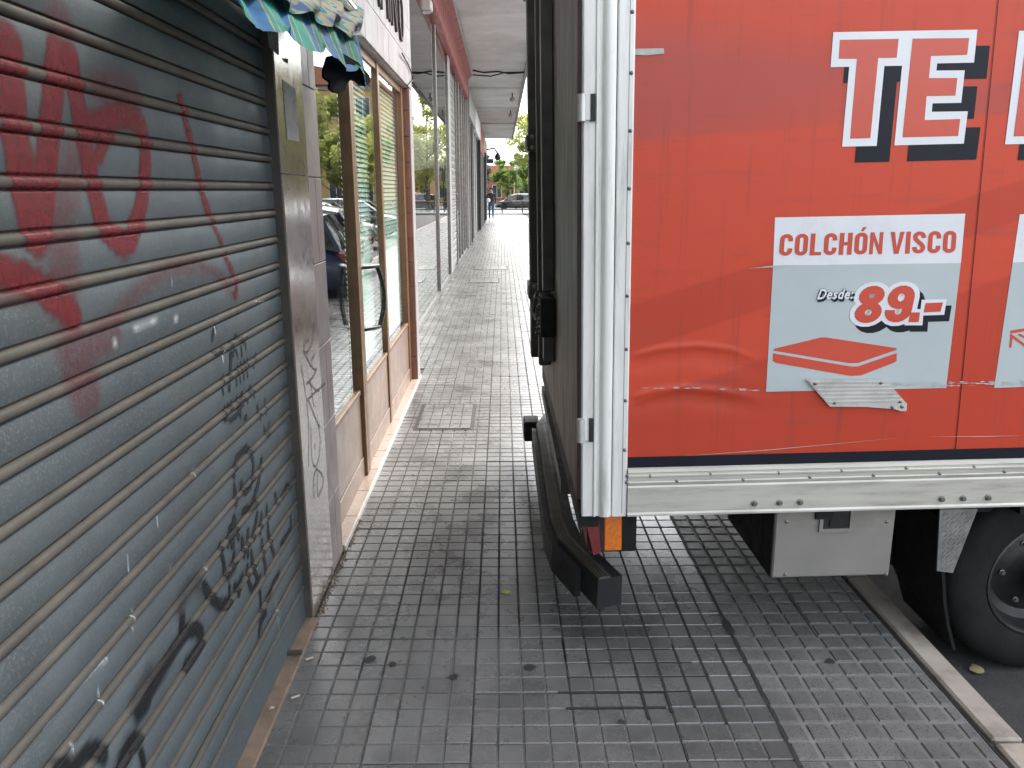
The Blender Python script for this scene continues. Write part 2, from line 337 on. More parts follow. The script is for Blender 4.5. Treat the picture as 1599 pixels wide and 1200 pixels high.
def put(name, me, parent=None, loc=None, rot=None):
    o = bpy.data.objects.new(name, me); COL.objects.link(o)
    if parent: o.parent = parent
    if loc: o.location = loc
    if rot: o.rotation_euler = rot
    return o
def tag(o, label=None, cat=None, group=None, kind=None):
    if label: o['label'] = label
    if cat: o['category'] = cat
    if group: o['group'] = group
    if kind: o['kind'] = kind
    return o
def thing(name, label, cat, loc=(0, 0, 0), rz=0, group=None):
    o = put(name, None, None, loc, (0, 0, rz)); o.empty_display_size = .1
    return tag(o, label, cat, group)
def bx(name, mat, parent, x0, x1, y0, y1, z0, z1, ch=0):
    return MB().box(x0, x1, y0, y1, z0, z1, 0, ch).build(name, mat, parent)

# ------------------------------------------------------------------ ground
FACE, SHUT, DOORX, GLASS2 = -.73, -.765, -.80, -1.02
K_IN, K_OUT = 1.455, 1.56
pavement = tag(MB().box(FACE - .4, K_IN, -6, 60, -.2, -.014).build('pavement', 'mortar'), kind='structure')
PITCH_T, NP = .316, 4
def tile_mesh(name, widths, mats, gap=.0022, ph=.0034, gv=.0075, bev=.0028):
    """one paving tile: a plate with raised pads, corner at the origin, pad tops at z = 0"""
    b = MB(); w = sum(widths)
    b.box(gap / 2, w - gap / 2, gap / 2, PITCH_T - gap / 2, -.014 - .004, -ph, 1)
    x = 0; d = PITCH_T / NP
    for wi in widths:
        for j in range(NP):
            x0, x1, y0, y1 = x + gv / 2, x + wi - gv / 2, j * d + gv / 2, (j + 1) * d - gv / 2
            q = bev
            v = [(x0, y0, -ph - .001), (x1, y0, -ph - .001), (x1, y1, -ph - .001), (x0, y1, -ph - .001), (x0 + q, y0 + q, 0), (x1 - q, y0 + q, 0), (x1 - q, y1 - q, 0), (x0 + q, y1 - q, 0)]
            b.add(v, [(4, 5, 6, 7), (0, 1, 5, 4), (1, 2, 6, 5), (2, 3, 7, 6), (3, 0, 4, 7)], 0)
        x += wi
    return b.mesh(name, mats)
p4 = PITCH_T / NP
tm_old = tile_mesh('paving_tile', [p4] * 4, ['tile_old', 'groove_old'], gv=.0052)
tm_rgh = tile_mesh('paving_tile_rough', [p4] * 4, ['tile_rough', 'groove_rough'], gv=.011, ph=.005, bev=.004)
tm_edge = tile_mesh('paving_tile_edge', [p4, p4, p4, K_IN - 1.166 - 3 * p4 - .004], ['tile_rough', 'groove_rough'], gv=.011, ph=.005, bev=.004)
X0, Y0 = .85 - 5 * PITCH_T, 1.55
cols = [(X0 + i * PITCH_T, tm_old) for i in range(5)] + [(.85, tm_rgh), (1.166, tm_edge)]
NROW = 39
rt = random.Random(3)
for r in range(NROW):
    for x, me in cols + ([(X0 - PITCH_T, tm_old)] if r >= 17 else []):
        o = put('paving_tile', me, pavement, (x, Y0 + r * PITCH_T, -.001 - rt.random() ** 3 * .0045), (R(rt.uniform(-.14, .14)), R(rt.uniform(-.14, .14)), R(rt.uniform(-.12, .12))))
far = MB()
def far_rows(r0, r1):
    for r in r0:
        for x, me in cols + ([(X0 - PITCH_T, tm_old)] if r > 0 else []):
            dz = -.001 - rt.random() * .002; y = Y0 + r * PITCH_T
            w = K_IN - 1.166 if x > 1.1 else PITCH_T
            if r1:
                n0 = 4
                for i in range(n0):
                    for j in range(NP):
                        a, b_ = x + w * i / n0 + .004, x + w * (i + 1) / n0 - .004; c, d = y + j * p4 + .004, y + (j + 1) * p4 - .004
                        far.add([(a, c, dz), (b_, c, dz), (b_, d, dz), (a, d, dz)], [(0, 1, 2, 3)], 0 if x < .8 else 1)
far_rows(range(-13, 0), 1); far_rows(range(NROW, 119), 1)
tag(far.build('far_paving_tile', ['tile_old', 'tile_rough'], pavement), kind='stuff')
MB().box(-1.4, K_IN, Y0 + 119 * PITCH_T, 52, -.013, -.001).build('far_slab', 'far_paving', pavement)
kerb = tag(MB().box(K_IN + .002, K_OUT - .004, -6, 52, -.2, -.012).build('kerb', 'mortar'), kind='structure')
kr = random.Random(5); y = 1.93 - 8
while y < 50:
    L = 1.0
    MB().box(K_IN + .012, K_OUT, y + .004, y + L - .004, -.16, .004 + kr.uniform(-.003, .003), 0, .008).build('kerb_stone', 'kerb_stone', kerb)
    y += L
road = tag(MB().add([(-60, -40, -.13), (160, -40, -.13), (160, 300, -.13), (-60, 300, -.13)], [(0, 1, 2, 3)]).build('road', 'asphalt'), kind='structure')
plaza = tag(MB().box(-40, 60, 57, 68, -.2, -.005).build('far_pavement', 'far_paving'), kind='structure')
# utility covers let into the pavement
def cover(x0, x1, y0, y1, nx, ny, label):
    t = thing('utility_cover', label, 'cover', (x0, y0, 0), group='covers in the pavement')
    w, d = x1 - x0, y1 - y0
    f = MB()
    for a in ((0, w, 0, .018), (0, w, d - .018, d), (0, .018, .018, d - .018), (w - .018, w, .018, d - .018)): f.box(a[0], a[1], a[2], a[3], -.013, .0015)
    f.build('frame', 'dark_metal', t)
    bx('lid', 'groove_old', t, .021, w - .021, .021, d - .021, -.013, .0005)
    px_, py_ = (w - .05) / nx, (d - .05) / ny; pm = MB().box(.004, px_ - .004, .004, py_ - .004, 0, .004, 0).mesh('pad', 'tile_old')
    for i in range(nx):
        for j in range(ny): put('pad', pm, t, (.025 + i * px_, .025 + j * py_, .0005))
    return t
cover(-.62, -.20, 5.02, 5.68, 5, 6, 'square utility cover with tile pads nearest in the pavement beside the glass door')
cover(-.62, -.05, 13.7, 14.4, 4, 4, 'utility cover in the pavement before the first mirrored shop window')
cover(-.62, .12, 16.0, 16.9, 4, 4, 'farther utility cover in the pavement past the first one by the shop windows')

for k, (y0, y1) in zip(range(-8, 1), ((2.9, 3.3), (2.85, 3.1), (2.75, 3.2), (2.05, 2.30), (2.08, 2.42), (2.10, 2.45), (2.02, 2.9), (2.15, 2.45), (2.2, 2.45))):
    x = .85 + k * p4; bx('damp_joint', 'gum', pavement, x - .0042, x + .0042, y0, y1, -.006, -.0012)
for y_, x0_, x1_ in ((2.182, .18, .62), (2.261, .22, .70), (2.34, .3, .66), (2.419, .36, .6), (2.103, .2, .52)):
    bx('damp_joint', 'gum', pavement, x0_, x1_, y_ - .0035, y_ + .0035, -.006, -.0014)
ck = MB(); ckr = random.Random(21); pr = None
for k in range(70):
    y = 1.6 + k * .03; w = .0035 + .0035 * ckr.random() + (.010 if 30 < k < 34 else 0); xc = .85 + ckr.uniform(-.002, .002); cur = [(xc - w, y, .0008), (xc + w, y, .0008)]
    if pr: ck.add([pr[0], pr[1], cur[1], cur[0]], [(0, 1, 2, 3)])
    pr = cur
ck.build('open_joint', 'gum', pavement)
# ------------------------------------------------------------------ the building on the left
bld = thing('apartment_building', 'apartment building with tiled shop fronts under a deep white overhanging slab', 'building', (-1, 0, 0))
bld.location = (0, 0, 0)
SOF, SOFX = 4.75, .66
for y0, y1 in ((-6, 12.0), (12.0, 25.5), (25.5, 31.5), (31.5, 38.5), (38.5, 50)):
    bx('soffit', 'plaster', bld, -1.6, SOFX, y0 + .012, y1 - .012, SOF, SOF + .3)
for yb in (25.5, 31.5, 38.5): bx('soffit_rib', 'plaster', bld, -1.6, SOFX - .04, yb - .05, yb + .05, SOF - .07, SOF + .01)
bx('upper_wall', 'facade_render', bld, -13, SOFX + .004, -6, 50.004, SOF + .302, 17)
bx('back_wall', 'interior', bld, -7, -6.8, -6, 50, -.1, SOF)
bx('slab_edge', 'concrete_grey', bld, SOFX - .05, SOFX + .03, -6.005, 50.006, SOF - .10, SOF + .34)
# wall behind everything near the shutter
bx('wall', 'interior', bld, -1.3, -1.15, -6, 2.95, -.1, SOF)
bx('wall', 'plaster', bld, -.98, -.76, -6, 3.18, 2.62, SOF)
bx('wall', 'interior', bld, -6.8, -.86, 2.98, 3.14, -.1, SOF - .01)
bx('wall', 'interior', bld, -6.8, -1.06, 6.50, 6.64, -.1, SOF - .01)
# granite pier: two slabs of polished stone and a strip of mauve tiles
gm = []
zj = [0.0, 1.655, 2.62]
for a, b in zip(zj[:-1], zj[1:]):
    MB().box(-.80, FACE, 2.635, 2.985, a + .001, b - .002, 0, .002).build('granite_slab', 'granite', bld)
bx('pier_core', 'mortar', bld, -.86, FACE - .012, 2.64, 3.19, 0, 2.62)
zz = 0.0; i = 0
while zz < 2.6:
    h = .33
    if i % 2: MB().box(FACE - .012, FACE - .002, 2.99, 3.20, zz + .002, min(2.62, zz + h) - .002, 0, .002).build('mauve_tile', 'mauve_tile', bld)
    else:
        for a, b in ((2.99, 3.094), (3.098, 3.20)): MB().box(FACE - .012, FACE - .002, a, b, zz + .002, min(2.62, zz + h) - .002, 0, .002).build('mauve_tile', 'mauve_tile', bld)
    zz += h; i += 1
bx('pier_side', 'mauve_tile', bld, -.9, FACE - .013, 3.191, 3.202, 0, 2.4)
# lintel cladding above the door
lt = random.Random(11)
LZ = [2.39, 2.60, 2.83, 3.06, 3.29]
for r in range(len(LZ) - 1):
    y = 3.21 + (r % 2) * .11 - .11
    while y < 6.59:
        a, b = max(3.205, y), min(6.60, y + .222)
        if b - a > .03: MB().box(FACE - .014, FACE - lt.uniform(0, .0015), a + .0015, b - .0015, LZ[r] + .0015, LZ[r + 1] - .0015, 0, .0015).build('lintel_tile', 'lintel_tile', bld)
        y += .222
bx('lintel_core', 'mortar', bld, -.95, FACE - .015, 3.2, 6.6, 2.396, 3.29)
bx('wall', 'plaster', bld, -.95, FACE - .006, 3.18, 6.6, 3.292, SOF)
for k in range(5): bx('lintel_soffit', 'lintel_tile', bld, -.86, FACE - .016, 3.22 + k * .67, 3.22 + (k + 1) * .67 - .004, 2.386, 2.3955)
# far reveal in brown tiles with a pale front strip
zz = 0.02
while zz < 2.38:
    for a, b in ((-.815, -.745),):
        MB().box(a, b, 6.415, 6.43, zz + .002, min(2.384, zz + .20) - .002, 0, .002).build('brown_tile', 'brown_tile', bld)
    zz += .20
bx('pier_core', 'mortar', bld, -1.0, -.745, 6.431, 6.60, 0, 2.395)
MB().box(-.744, FACE, 6.418, 6.60, 0, 2.386, 0, .004).build('pier_strip', 'lintel_tile', bld)
bx('pier_side', 'plaster', bld, -1.05, -.736, 6.601, 6.64, 0, SOF - .01)
# relief letters on the lintel, worn and dark
def relief_letter(strokes, y0, w, z0, h):
    b = MB()
    for (a, c) in strokes:
        p, q = Vector((0, y0 + a[0] * w, z0 + a[1] * h)), Vector((0, y0 + c[0] * w, z0 + c[1] * h))
        d = (q - p).normalized(); nrm = Vector((0, -d.z, d.y)) * .013
        poly = [(p + nrm).yz, (q + nrm).yz, (q - nrm).yz, (p - nrm).yz]
        b.prism([(t[0], t[1]) for t in poly], 0, FACE + .0005, FACE + .016)
    b.build('relief_letter', 'dark_iron', bld)
LI = [((0, 0), (0, 1))]; LN = [((0, 0), (0, 1)), ((0, 1), (1, 0)), ((1, 0), (1, 1))]
LM = [((0, 0), (0, 1)), ((0, 1), (.5, .3)), ((.5, .3), (1, 1)), ((1, 1), (1, 0))]
LO = [((.3, 0), (0, .3)), ((0, .3), (0, .7)), ((0, .7), (.3, 1)), ((.3, 1), (.7, 1)), ((.7, 1), (1, .7)), ((1, .7), (1, .3)), ((1, .3), (.7, 0)), ((.7, 0), (.3, 0))]
for st, y0, w in ((LI, 4.62, .1), (LN, 4.74, .2), (LM, 5.02, .26), (LI, 5.37, .1), (LN, 5.48, .2), (LO, 5.84, .2)): relief_letter(st, y0, w, 2.66, .31)
# threshold: pale tiles with a white edge
thr = thing('door_threshold', 'pale pink tiled threshold with a white edge strip below the glass door', 'threshold', (-.76, 4.8, 0)); thr.location = (0, 0, 0)
k = 0; y = 3.215
while y < 6.41:
    MB().box(-.90, -.727, y + .0015, min(6.413, y + .33) - .0015, -.01, .022, 0, .002).build('threshold_tile', 'threshold_tile', thr); y += .33
bx('edge_strip', 'white_trim', thr, -.7268, -.7205, 3.212, 6.59, -.01, .0215)
bx('sill_core', 'mortar', bld, -1.1, -.901, 3.2, 6.42, -.1, .018)
# posters on the granite
pp = tag(MB().add([on_x(u, v, FACE + .0015) for u, v in ((441, 124), (461, 140), (468, 222), (449, 218))], [(0, 1, 2, 3)]).build('paper_notice', 'paper'), 'faded grey paper notice stuck on the granite pier', 'notice')
tp = tag(MB().add([on_x(u, v, FACE + .0015) for u, v in ((416, 36), (425, 30), (434, 38), (436, 87), (428, 80), (420, 74))], [tuple(range(6))]).build('torn_poster', 'torn_paper'), 'torn dark poster scrap at the top of the granite pier', 'poster')
tp2 = tag(MB().add([on_x(u, v, FACE + .0015) for u, v in ((441, 91), (450, 92), (450, 100), (444, 96))], [tuple(range(4))]).build('poster_scrap', 'torn_paper'), 'small dark triangular paper scrap above the faded notice', 'scrap')

# ------------------------------------------------------------------ roller shutter
shut = thing('roller_shutter', 'grey galvanised roller shutter covered in red and black graffiti', 'shutter', (SHUT, 0, 0)); shut.location = (0, 0, 0)
SP, SZ0, SY0, SY1 = .0868, .012, -2.4, 2.628
NS = 31
# bead occupies a fixed fraction of the pitch; phase set so that a bead lies just above eye level
def prof():
    p = [(0, 0), (.002, .0012), (.03, .0026), (.056, .0012), (.0585, -.0005), (.0598, -.006), (.0612, -.006)]
    for k in range(7):
        a = math.pi * k / 6; p.append((.0720 - .0088 * math.cos(a), .0005 + .0068 * math.sin(a)))
    p += [(.0832, -.006), (.0850, -.006), (.0860, -.002)]
    return p
PROF = prof(); srn = random.Random(2); SJ = [srn.uniform(-.0014, .0014) for _ in range(40)]
PH = 1.602 - .0615 - round((1.602 - .0615) / SP) * SP + SP * 0
if PH < 0: PH += SP
def shut_x(z):
    t = (z - PH) % SP
    for (a, xa), (b, xb) in zip(PROF[:-1], PROF[1:]):
        if a <= t <= b: return SHUT + SJ[int((z - PH) / SP + 1e-6) % 40] + xa + (xb - xa) * (t - a) / max(1e-6, b - a)
    return SHUT - .001
sb = MB(); rows = [[(x, y, z) for y in (SY0, SY1)] for z, x in PROF + [(SP, 0)]]
sb.grid(rows, 0); sb.m = [1 if 7 <= i <= 13 else (0 if i < 5 else 2) for i in range(len(sb.f))]
slat_me = sb.mesh('slat', ['galvanised', 'shutter_bead', 'dark_iron'], smooth=True)
for i in range(NS): put('slat', slat_me, shut, (SHUT + SJ[int((PH + i * SP - (SP if PH > .02 else 0) + SP - PH) / SP + .5) % 40], 0, PH + i * SP - (SP if PH > .02 else 0) + SP))
bx('bottom_bar', 'galvanised', shut, SHUT - .012, SHUT + .004, SY0, SY1, .012, PH + SP - .002 if PH + SP < .16 else PH)
MB().box(SHUT - .02, FACE - .006, 2.629, 2.6345, 0, 2.62).build('guide', 'dark_iron', shut)
bx('guide', 'dark_iron', shut, SHUT - .03, SHUT - .006, 2.60, 2.6295, .02, 2.62)
latch = on_z(452, 1017, .03)
bx('latch_bar', 'dark_iron', shut, SHUT - .01, SHUT + .055, latch.y - .008, latch.y + .008, .018, .03)
sill = tag(MB().box(SHUT - .1, -.712, -2.4, 2.634, -.05, .008, 0, .003).build('shutter_sill', 'sill'), 'worn orange-brown stone sill along the foot of the roller shutter', 'sill')

def smooth01(t): t = max(0, min(1, t)); return t * t * (3 - 2 * t)
def paint(name, strokes, mat, parent, xfun, zs=None, dy=.006, off=.0012, label=None):
    """strokes: [points (y, z)], width, softness -> a skin of paint that follows the surface"""
    segs = []
    for pts, w, soft in strokes:
        # smooth the polyline
        P = [Vector(p) for p in pts]
        for _ in range(2):
            if len(P) > 2:
                Q = [P[0]]
                for a, b in zip(P[:-1], P[1:]): Q += [a * .75 + b * .25, a * .25 + b * .75]
                P = Q + [P[-1]]
        for a, b in zip(P[:-1], P[1:]): segs.append((a, b, w, soft))
    mg = max(w + s for _, _, w, s in segs)
    y0 = min(min(a.x, b.x) for a, b, _, _ in segs) - mg; y1 = max(max(a.x, b.x) for a, b, _, _ in segs) + mg
    z0 = min(min(a.y, b.y) for a, b, _, _ in segs) - mg; z1 = max(max(a.y, b.y) for a, b, _, _ in segs) + mg
    ys = [y0 + i * dy for i in range(int((y1 - y0) / dy) + 2)]
    zl = zs(z0, z1) if zs else [z0 + i * dy for i in range(int((z1 - z0) / dy) + 2)]
    cov = [[0.0] * len(ys) for _ in zl]
    import bisect
    for a, b, w, s in segs:
        m = w / 2 + s
        i0 = max(0, int((min(a.x, b.x) - m - y0) / dy)); i1 = min(len(ys), int((max(a.x, b.x) + m - y0) / dy) + 2)
        j0 = bisect.bisect_left(zl, min(a.y, b.y) - m); j1 = bisect.bisect_right(zl, max(a.y, b.y) + m)
        d = b - a; L2 = max(1e-9, d.length_squared)
        for j in range(j0, j1):
            for i in range(i0, i1):
                px_, pz_ = ys[i] - a.x, zl[j] - a.y; t = max(0, min(1, (px_ * d.x + pz_ * d.y) / L2))
                r = math.hypot(px_ - t * d.x, pz_ - t * d.y); c = smooth01((w / 2 + s - r) / (2 * s))
                if c > cov[j][i]: cov[j][i] = c
    idx = {}; V = []; C = []; Fc = []
    def vid(j, i):
        k = (j, i)
        if k not in idx: idx[k] = len(V); V.append((xfun(zl[j]) + off, ys[i], zl[j])); C.append(cov[j][i])
        return idx[k]
    for j in range(len(zl) - 1):
        for i in range(len(ys) - 1):
            if max(cov[j][i], cov[j][i + 1], cov[j + 1][i], cov[j + 1][i + 1]) > .01:
                Fc.append((vid(j, i), vid(j, i + 1), vid(j + 1, i + 1), vid(j + 1, i)))
    me = bpy.data.meshes.new(name); me.from_pydata(V, [], Fc); me.materials.append(MATS[mat])
    at = me.attributes.new('cover', 'FLOAT', 'POINT'); at.data.foreach_set('value', C)
    o = put(name, me, parent)
    if label: o['label'] = label
    return o
def shut_zs(z0, z1):
    out = []; k = math.floor((z0 - PH) / SP)
    while PH + k * SP < z1:
        for t, _ in PROF + [(.045, 0), (.015, 0)]:
            z = PH + k * SP + t
            if z0 <= z <= z1: out.append(z)
        k += 1
    return sorted(set(out))
def zoomed(ox, oy, sc, lst, w, soft, X=SHUT):
    """strokes read from an enlarged crop of the photograph, put on the plane of the wall"""
    out = []
    for it in lst:
        pts, ww = (it[0], it[1]) if isinstance(it[0], (list,)) else (it, w)
        P = [on_x(ox + a / sc, oy + b / sc, X) for a, b in pts]
        out.append(([(p.y, p.z) for p in P], ww, soft))
    return out
red = zoomed(0, 0, 2.857, [
    ([(30, 200), (45, 480), (95, 800), (150, 1040)], .075), ([(250, 240), (215, 600), (175, 1000)], .06), ([(310, 260), (350, 520), (410, 830), (455, 1010)], .055),
    ([(400, 560), (440, 560), (530, 510), (620, 540), (645, 640), (640, 850), (600, 1010), (548, 1110), (490, 1050)], .052),
    ([(800, 440), (850, 640), (900, 880), (930, 960)], .032), ([(935, 980), (985, 1090)], .016), ([(480, 600), (430, 700)], .03)], .05, .006)
red += zoomed(0, 380, 3, [([(-60, 110), (60, 150), (200, 215), (300, 290), (335, 345)], .05), ([(215, 250), (310, 320)], .05), ([(1045, 55), (1110, 200), (1095, 250)], .02)], .05, .006)
paint('graffiti_red', red, 'spray_red', shut, shut_x, shut_zs, label='bold dark red spray graffiti strokes on the upper slats')
fad = zoomed(0, 380, 3, [([(-10, 165), (90, 190)], .07), ([(290, 20), (300, 190)], .09), ([(395, 520), (480, 420), (560, 300), (700, 165), (860, 100), (990, 115), (1090, 235)], .034),
    ([(330, 480), (370, 620), (395, 700)], .10), ([(440, 460), (520, 420)], .07)], .05, .018)
fad += zoomed(0, 0, 2.857, [([(265, 100), (270, 160)], .08), ([(440, 400), (530, 390), (590, 430)], .07), ([(250, 850), (290, 1160)], .07), ([(320, 700), (300, 900)], .06)], .05, .02)
paint('graffiti_faded', fad, 'spray_faded', shut, shut_x, shut_zs, off=.0008, label='faded pinkish spray strokes and drips below the red tag')
blk = zoomed(310, 480, 5.455, [[(105, 290), (115, 200), (140, 150)], [(115, 395), (150, 400), (195, 355)], [(260, 310), (262, 500), (250, 720)], [(200, 590), (205, 740)], [(285, 410), (300, 335), (325, 410)],
    [(322, 510), (318, 650)], [(352, 490), (350, 630)], [(382, 465), (380, 600)], [(408, 455), (412, 580)], [(300, 260), (350, 265), (380, 310), (392, 240), (395, 360)], [(355, 340), (360, 400)],
    [(215, 850), (215, 960)], [(240, 830), (270, 900), (272, 810)], [(320, 780), (330, 880), (370, 700), (375, 830)], [(410, 820), (432, 660), (470, 770)], [(225, 965), (300, 935), (345, 915)], [(345, 950), (400, 930)],
    [(490, 845), (522, 950)], [(557, 800), (570, 910)], [(545, 1020), (583, 1130), (592, 990)], [(480, 400), (465, 520)]], .011, .0028)
blk += zoomed(310, 480, 5.455, [([(270, 300), (268, 480), (258, 700)], .016), ([(340, 870), (350, 830)], .03)], .02, .004)
paint('graffiti_tag', blk, 'spray_black', shut, shut_x, shut_zs, dy=.005, label='small dark marker tag beside the granite pier')
bk2 = zoomed(180, 680, 3.75, [[(690, 240), (695, 150), (740, 80), (785, 90), (805, 160), (800, 280), (755, 345), (730, 290)], [(850, 140), (845, 240), (800, 390)], [(690, 310), (705, 400)], [(740, 450), (780, 430), (820, 400)],
    [(655, 640), (668, 520), (700, 540), (715, 600)], [(608, 650), (620, 700), (640, 850), (700, 760)], [(690, 690), (680, 760)], [(735, 620), (750, 700)], [(770, 560), (770, 700)], [(825, 460), (800, 600)], [(850, 470), (845, 570)], [(880, 430), (890, 520)],
    [(930, 350), (945, 410)], [(970, 365), (1000, 290), (1015, 310)], [(1022, 480), (1020, 570), (965, 635)], [(850, 620), (875, 800)], [(885, 560), (922, 700)], [(690, 880), (720, 930)], [(740, 830), (700, 900)], [(765, 770), (770, 840), (790, 920), (840, 830)],
    [(955, 810), (920, 880), (885, 960)], [(845, 920), (852, 1050), (838, 1165)], [(880, 1035), (845, 1110)], [(800, 760), (830, 860)], [(790, 690), (800, 790)]], .020, .005)
bk2 += zoomed(180, 680, 3.75, [([(515, 890), (560, 960), (610, 1000), (660, 980)], .03), ([(660, 880), (665, 990)], .016), ([(690, 500), (680, 640)], .03)], .03, .006)
bk2 += zoomed(60, 900, 4, [([(620, 830), (700, 690), (790, 550), (880, 400), (940, 330), (1000, 330), (1015, 410), (970, 490), (915, 560)], .036), ([(890, 280), (885, 340)], .03), ([(600, 900), (680, 800)], .015),
    ([(200, 1190), (330, 1065), (400, 1125)], .03), ([(510, 1160), (560, 1040), (610, 1030)], .035), ([(630, 1100), (650, 1200)], .02), ([(90, 1200), (160, 1178)], .03)], .03, .008)
paint('graffiti_black', bk2, 'spray_black', shut, shut_x, shut_zs, label='thick black spray lettering running down to the bottom corner')
sof2 = zoomed(60, 900, 4, [([(880, 210), (910, 110), (970, 40), (1000, 60)], .04), ([(600, 800), (680, 640)], .05), ([(520, 1150), (560, 1060)], .05)], .04, .025)
paint('graffiti_overspray', sof2, 'marker', shut, shut_x, shut_zs, off=.0007)
scr = zoomed(0, 380, 3, [[(490, 500), (560, 440), (640, 385), (720, 358), (840, 355)], [(1180, 272), (1240, 275)], [(785, 160), (795, 180)], [(180, 615), (210, 628)], [(1205, 140), (1207, 175)], [(895, 1045), (900, 1100)]], .0032, .0016)
scr += zoomed(310, 480, 5.455, [([(128, 145), (132, 215)], .008), ([(196, 375), (200, 460)], .009), ([(133, 100), (142, 145)], .003)], .006, .0015)
scr += zoomed(60, 900, 4, [[(575, 225), (582, 330)], [(235, 710), (340, 590), (420, 510)], [(360, 710), (380, 800)], [(10, 960), (80, 880)], [(170, 1050), (210, 1085)]], .004, .002)
scr += zoomed(180, 680, 3.75, [[(90, 1040), (95, 1140)], [(447, 190), (448, 250)], [(235, 470), (238, 510)], [(310, 760), (318, 790)], [(515, 750), (518, 800)], [(935, 960), (950, 1140)], [(60, 720), (70, 800)]], .004, .002)
paint('scratches', scr, 'scratch', shut, shut_x, shut_zs, dy=.004, off=.0016)['kind'] = 'stuff'
pier_tag = zoomed(430, 500, 4, [[(235, 110), (210, 200), (175, 205), (185, 140), (205, 125)], [(175, 200), (240, 320), (262, 295), (235, 360), (195, 400)], [(245, 215), (225, 250)], [(160, 285), (185, 430), (210, 640), (207, 910)], [(205, 385), (250, 440), (275, 440)],
    [(200, 500), (310, 395)], [(215, 370), (240, 540)], [(205, 500), (260, 640), (280, 670)], [(265, 640), (280, 740)], [(222, 680), (225, 880), (250, 930), (275, 860), (280, 760)], [(245, 780), (247, 800)],
    [(258, 930), (235, 990), (242, 1110)], [(262, 935), (295, 965), (300, 1030), (270, 1100)], [(262, 960), (262, 1100)]], .0085, .002, FACE)
paint('graffiti_pier', pier_tag, 'marker', bld, lambda z: FACE, None, dy=.004, off=.0012, label='thin looping marker tag down the granite pier')

# ------------------------------------------------------------------ awning over the shutter
aw = thing('shop_awning', 'tattered blue and green striped awning with scalloped edge hanging over the shutter', 'awning', (-.62, 2, 2.3)); aw.location = (0, 0, 0)
top = [on_x(u, v, x) for u, v, x in ((250, -60, -.70), (360, -45, -.69), (452, -8, -.66), (520, 20, -.635), (550, 26, -.61))]
low = [on_x(u, v, x) for u, v, x in ((275, -80, -.57), (366, 6, -.56), (476, 62, -.535), (535, 92, -.515), (577, 126, -.495))]
def along(pl, t):
    L = [(b - a).length for a, b in zip(pl[:-1], pl[1:])]; s = t * sum(L)
    for (a, b), l_ in zip(zip(pl[:-1], pl[1:]), L):
        if s <= l_ or b is pl[-1]: return a.lerp(b, s / l_)
        s -= l_
NU, NV = 110, 14
rows = []; uvs = []
bl = MB()
for j in range(NV + 1):
    row = []
    for i in range(NU + 1):
        t = i / NU; v = j / NV
        p = along(top, t).lerp(along(low, t), v)
        sag = math.sin(v * math.pi) * (-.02 + .012 * math.sin(t * 41)) ; p.z += sag
        p.x += .010 * math.sin(t * 34 + v * 2) * v + .003 * math.sin(t * 83)
        if v > .7:  # scallops: lower edge hangs in lobes
            sc = abs(math.sin(t * math.pi * 4.1 + 1.1)) ** .5
            p.z -= (v - .7) / .3 * (.045 * sc - .022 + .004 * mnoise.noise((t * 70, 3, 1)))
        row.append(p)
    rows.append(row)
bl.grid(rows); me = bl.mesh('valance', 'awning_cloth', smooth='all')
uvl = me.uv_layers.new(name='UVMap')
for lp in me.loops:
    j, i = divmod(lp.vertex_index, NU + 1); uvl.data[lp.index].uv = (i / NU * 7.2 + .12 * j / NV, j / NV)
put('valance', me, aw)
# crumpled cloth rolled up between valance and tube
r2 = []
for j in range(9):
    row = []
    for i in range(71):
        t = i / 70; v = j / 8
        a = along(top, t); a2 = Vector((a.x - .03, a.y + .02, a.z + .07)); b = along(low, .28 + t * .70).lerp(along(top, .28 + t * .7), .60)
        p = a2.lerp(b, v); p.x += .02 + .03 * math.sin(v * math.pi) + .014 * math.sin(t * 30 + v * 9) + .01 * mnoise.noise((t * 12, v * 6, 0)); p.z += .012 * math.sin(t * 23 - v * 8)
        row.append(p)
    r2.append(row)
MB().grid(r2).build('gathered_cloth', 'awning_lining', aw, smooth='all')
e0 = on_x(548, 16, -.60); MB().tube([(e0.x - .015, e0.y - 1.9, e0.z + .035), (e0.x, e0.y, e0.z)], .027, 16).build('roller_tube', 'chrome_tube', aw, smooth=True)
bx('roller_bracket', 'chrome_tube', aw, -.745, e0.x - .02, e0.y - .12, e0.y - .09, e0.z - .02, e0.z + .03)
cc = MB(); rows = []  # unseen outstretched canopy, added to darken the upper shutter
for j in range(7):
    v = j / 6; rows.append([(-.74 + .98 * v, -2.4 + 3.9 * i / 24, 2.56 - .42 * v + .02 * math.sin(i * 1.3) * v - .03 * math.sin(v * math.pi)) for i in range(25)])
cc.grid(rows); mcc = cc.mesh('added_shade_canopy', 'awning_cloth', smooth='all'); ul = mcc.uv_layers.new(name='UVMap')
for lp in mcc.loops: ul.data[lp.index].uv = ((lp.vertex_index % 25) / 24 * 15, (lp.vertex_index // 25) / 6)
put('added_shade_canopy', mcc, aw)
for yb in (-1.6, 1.2): MB().tube([(-.74, yb, 2.30), (-.25, yb, 2.16), (.24, yb, 2.11)], .014, 6).build('added_canopy_arm', 'chrome_tube', aw, smooth=True)  # arms and bar that carry the added unseen canopy
MB().tube([(.245, -2.4, 2.135), (.245, 1.5, 2.135)], .02, 8).build('added_canopy_bar', 'chrome_tube', aw, smooth=True)
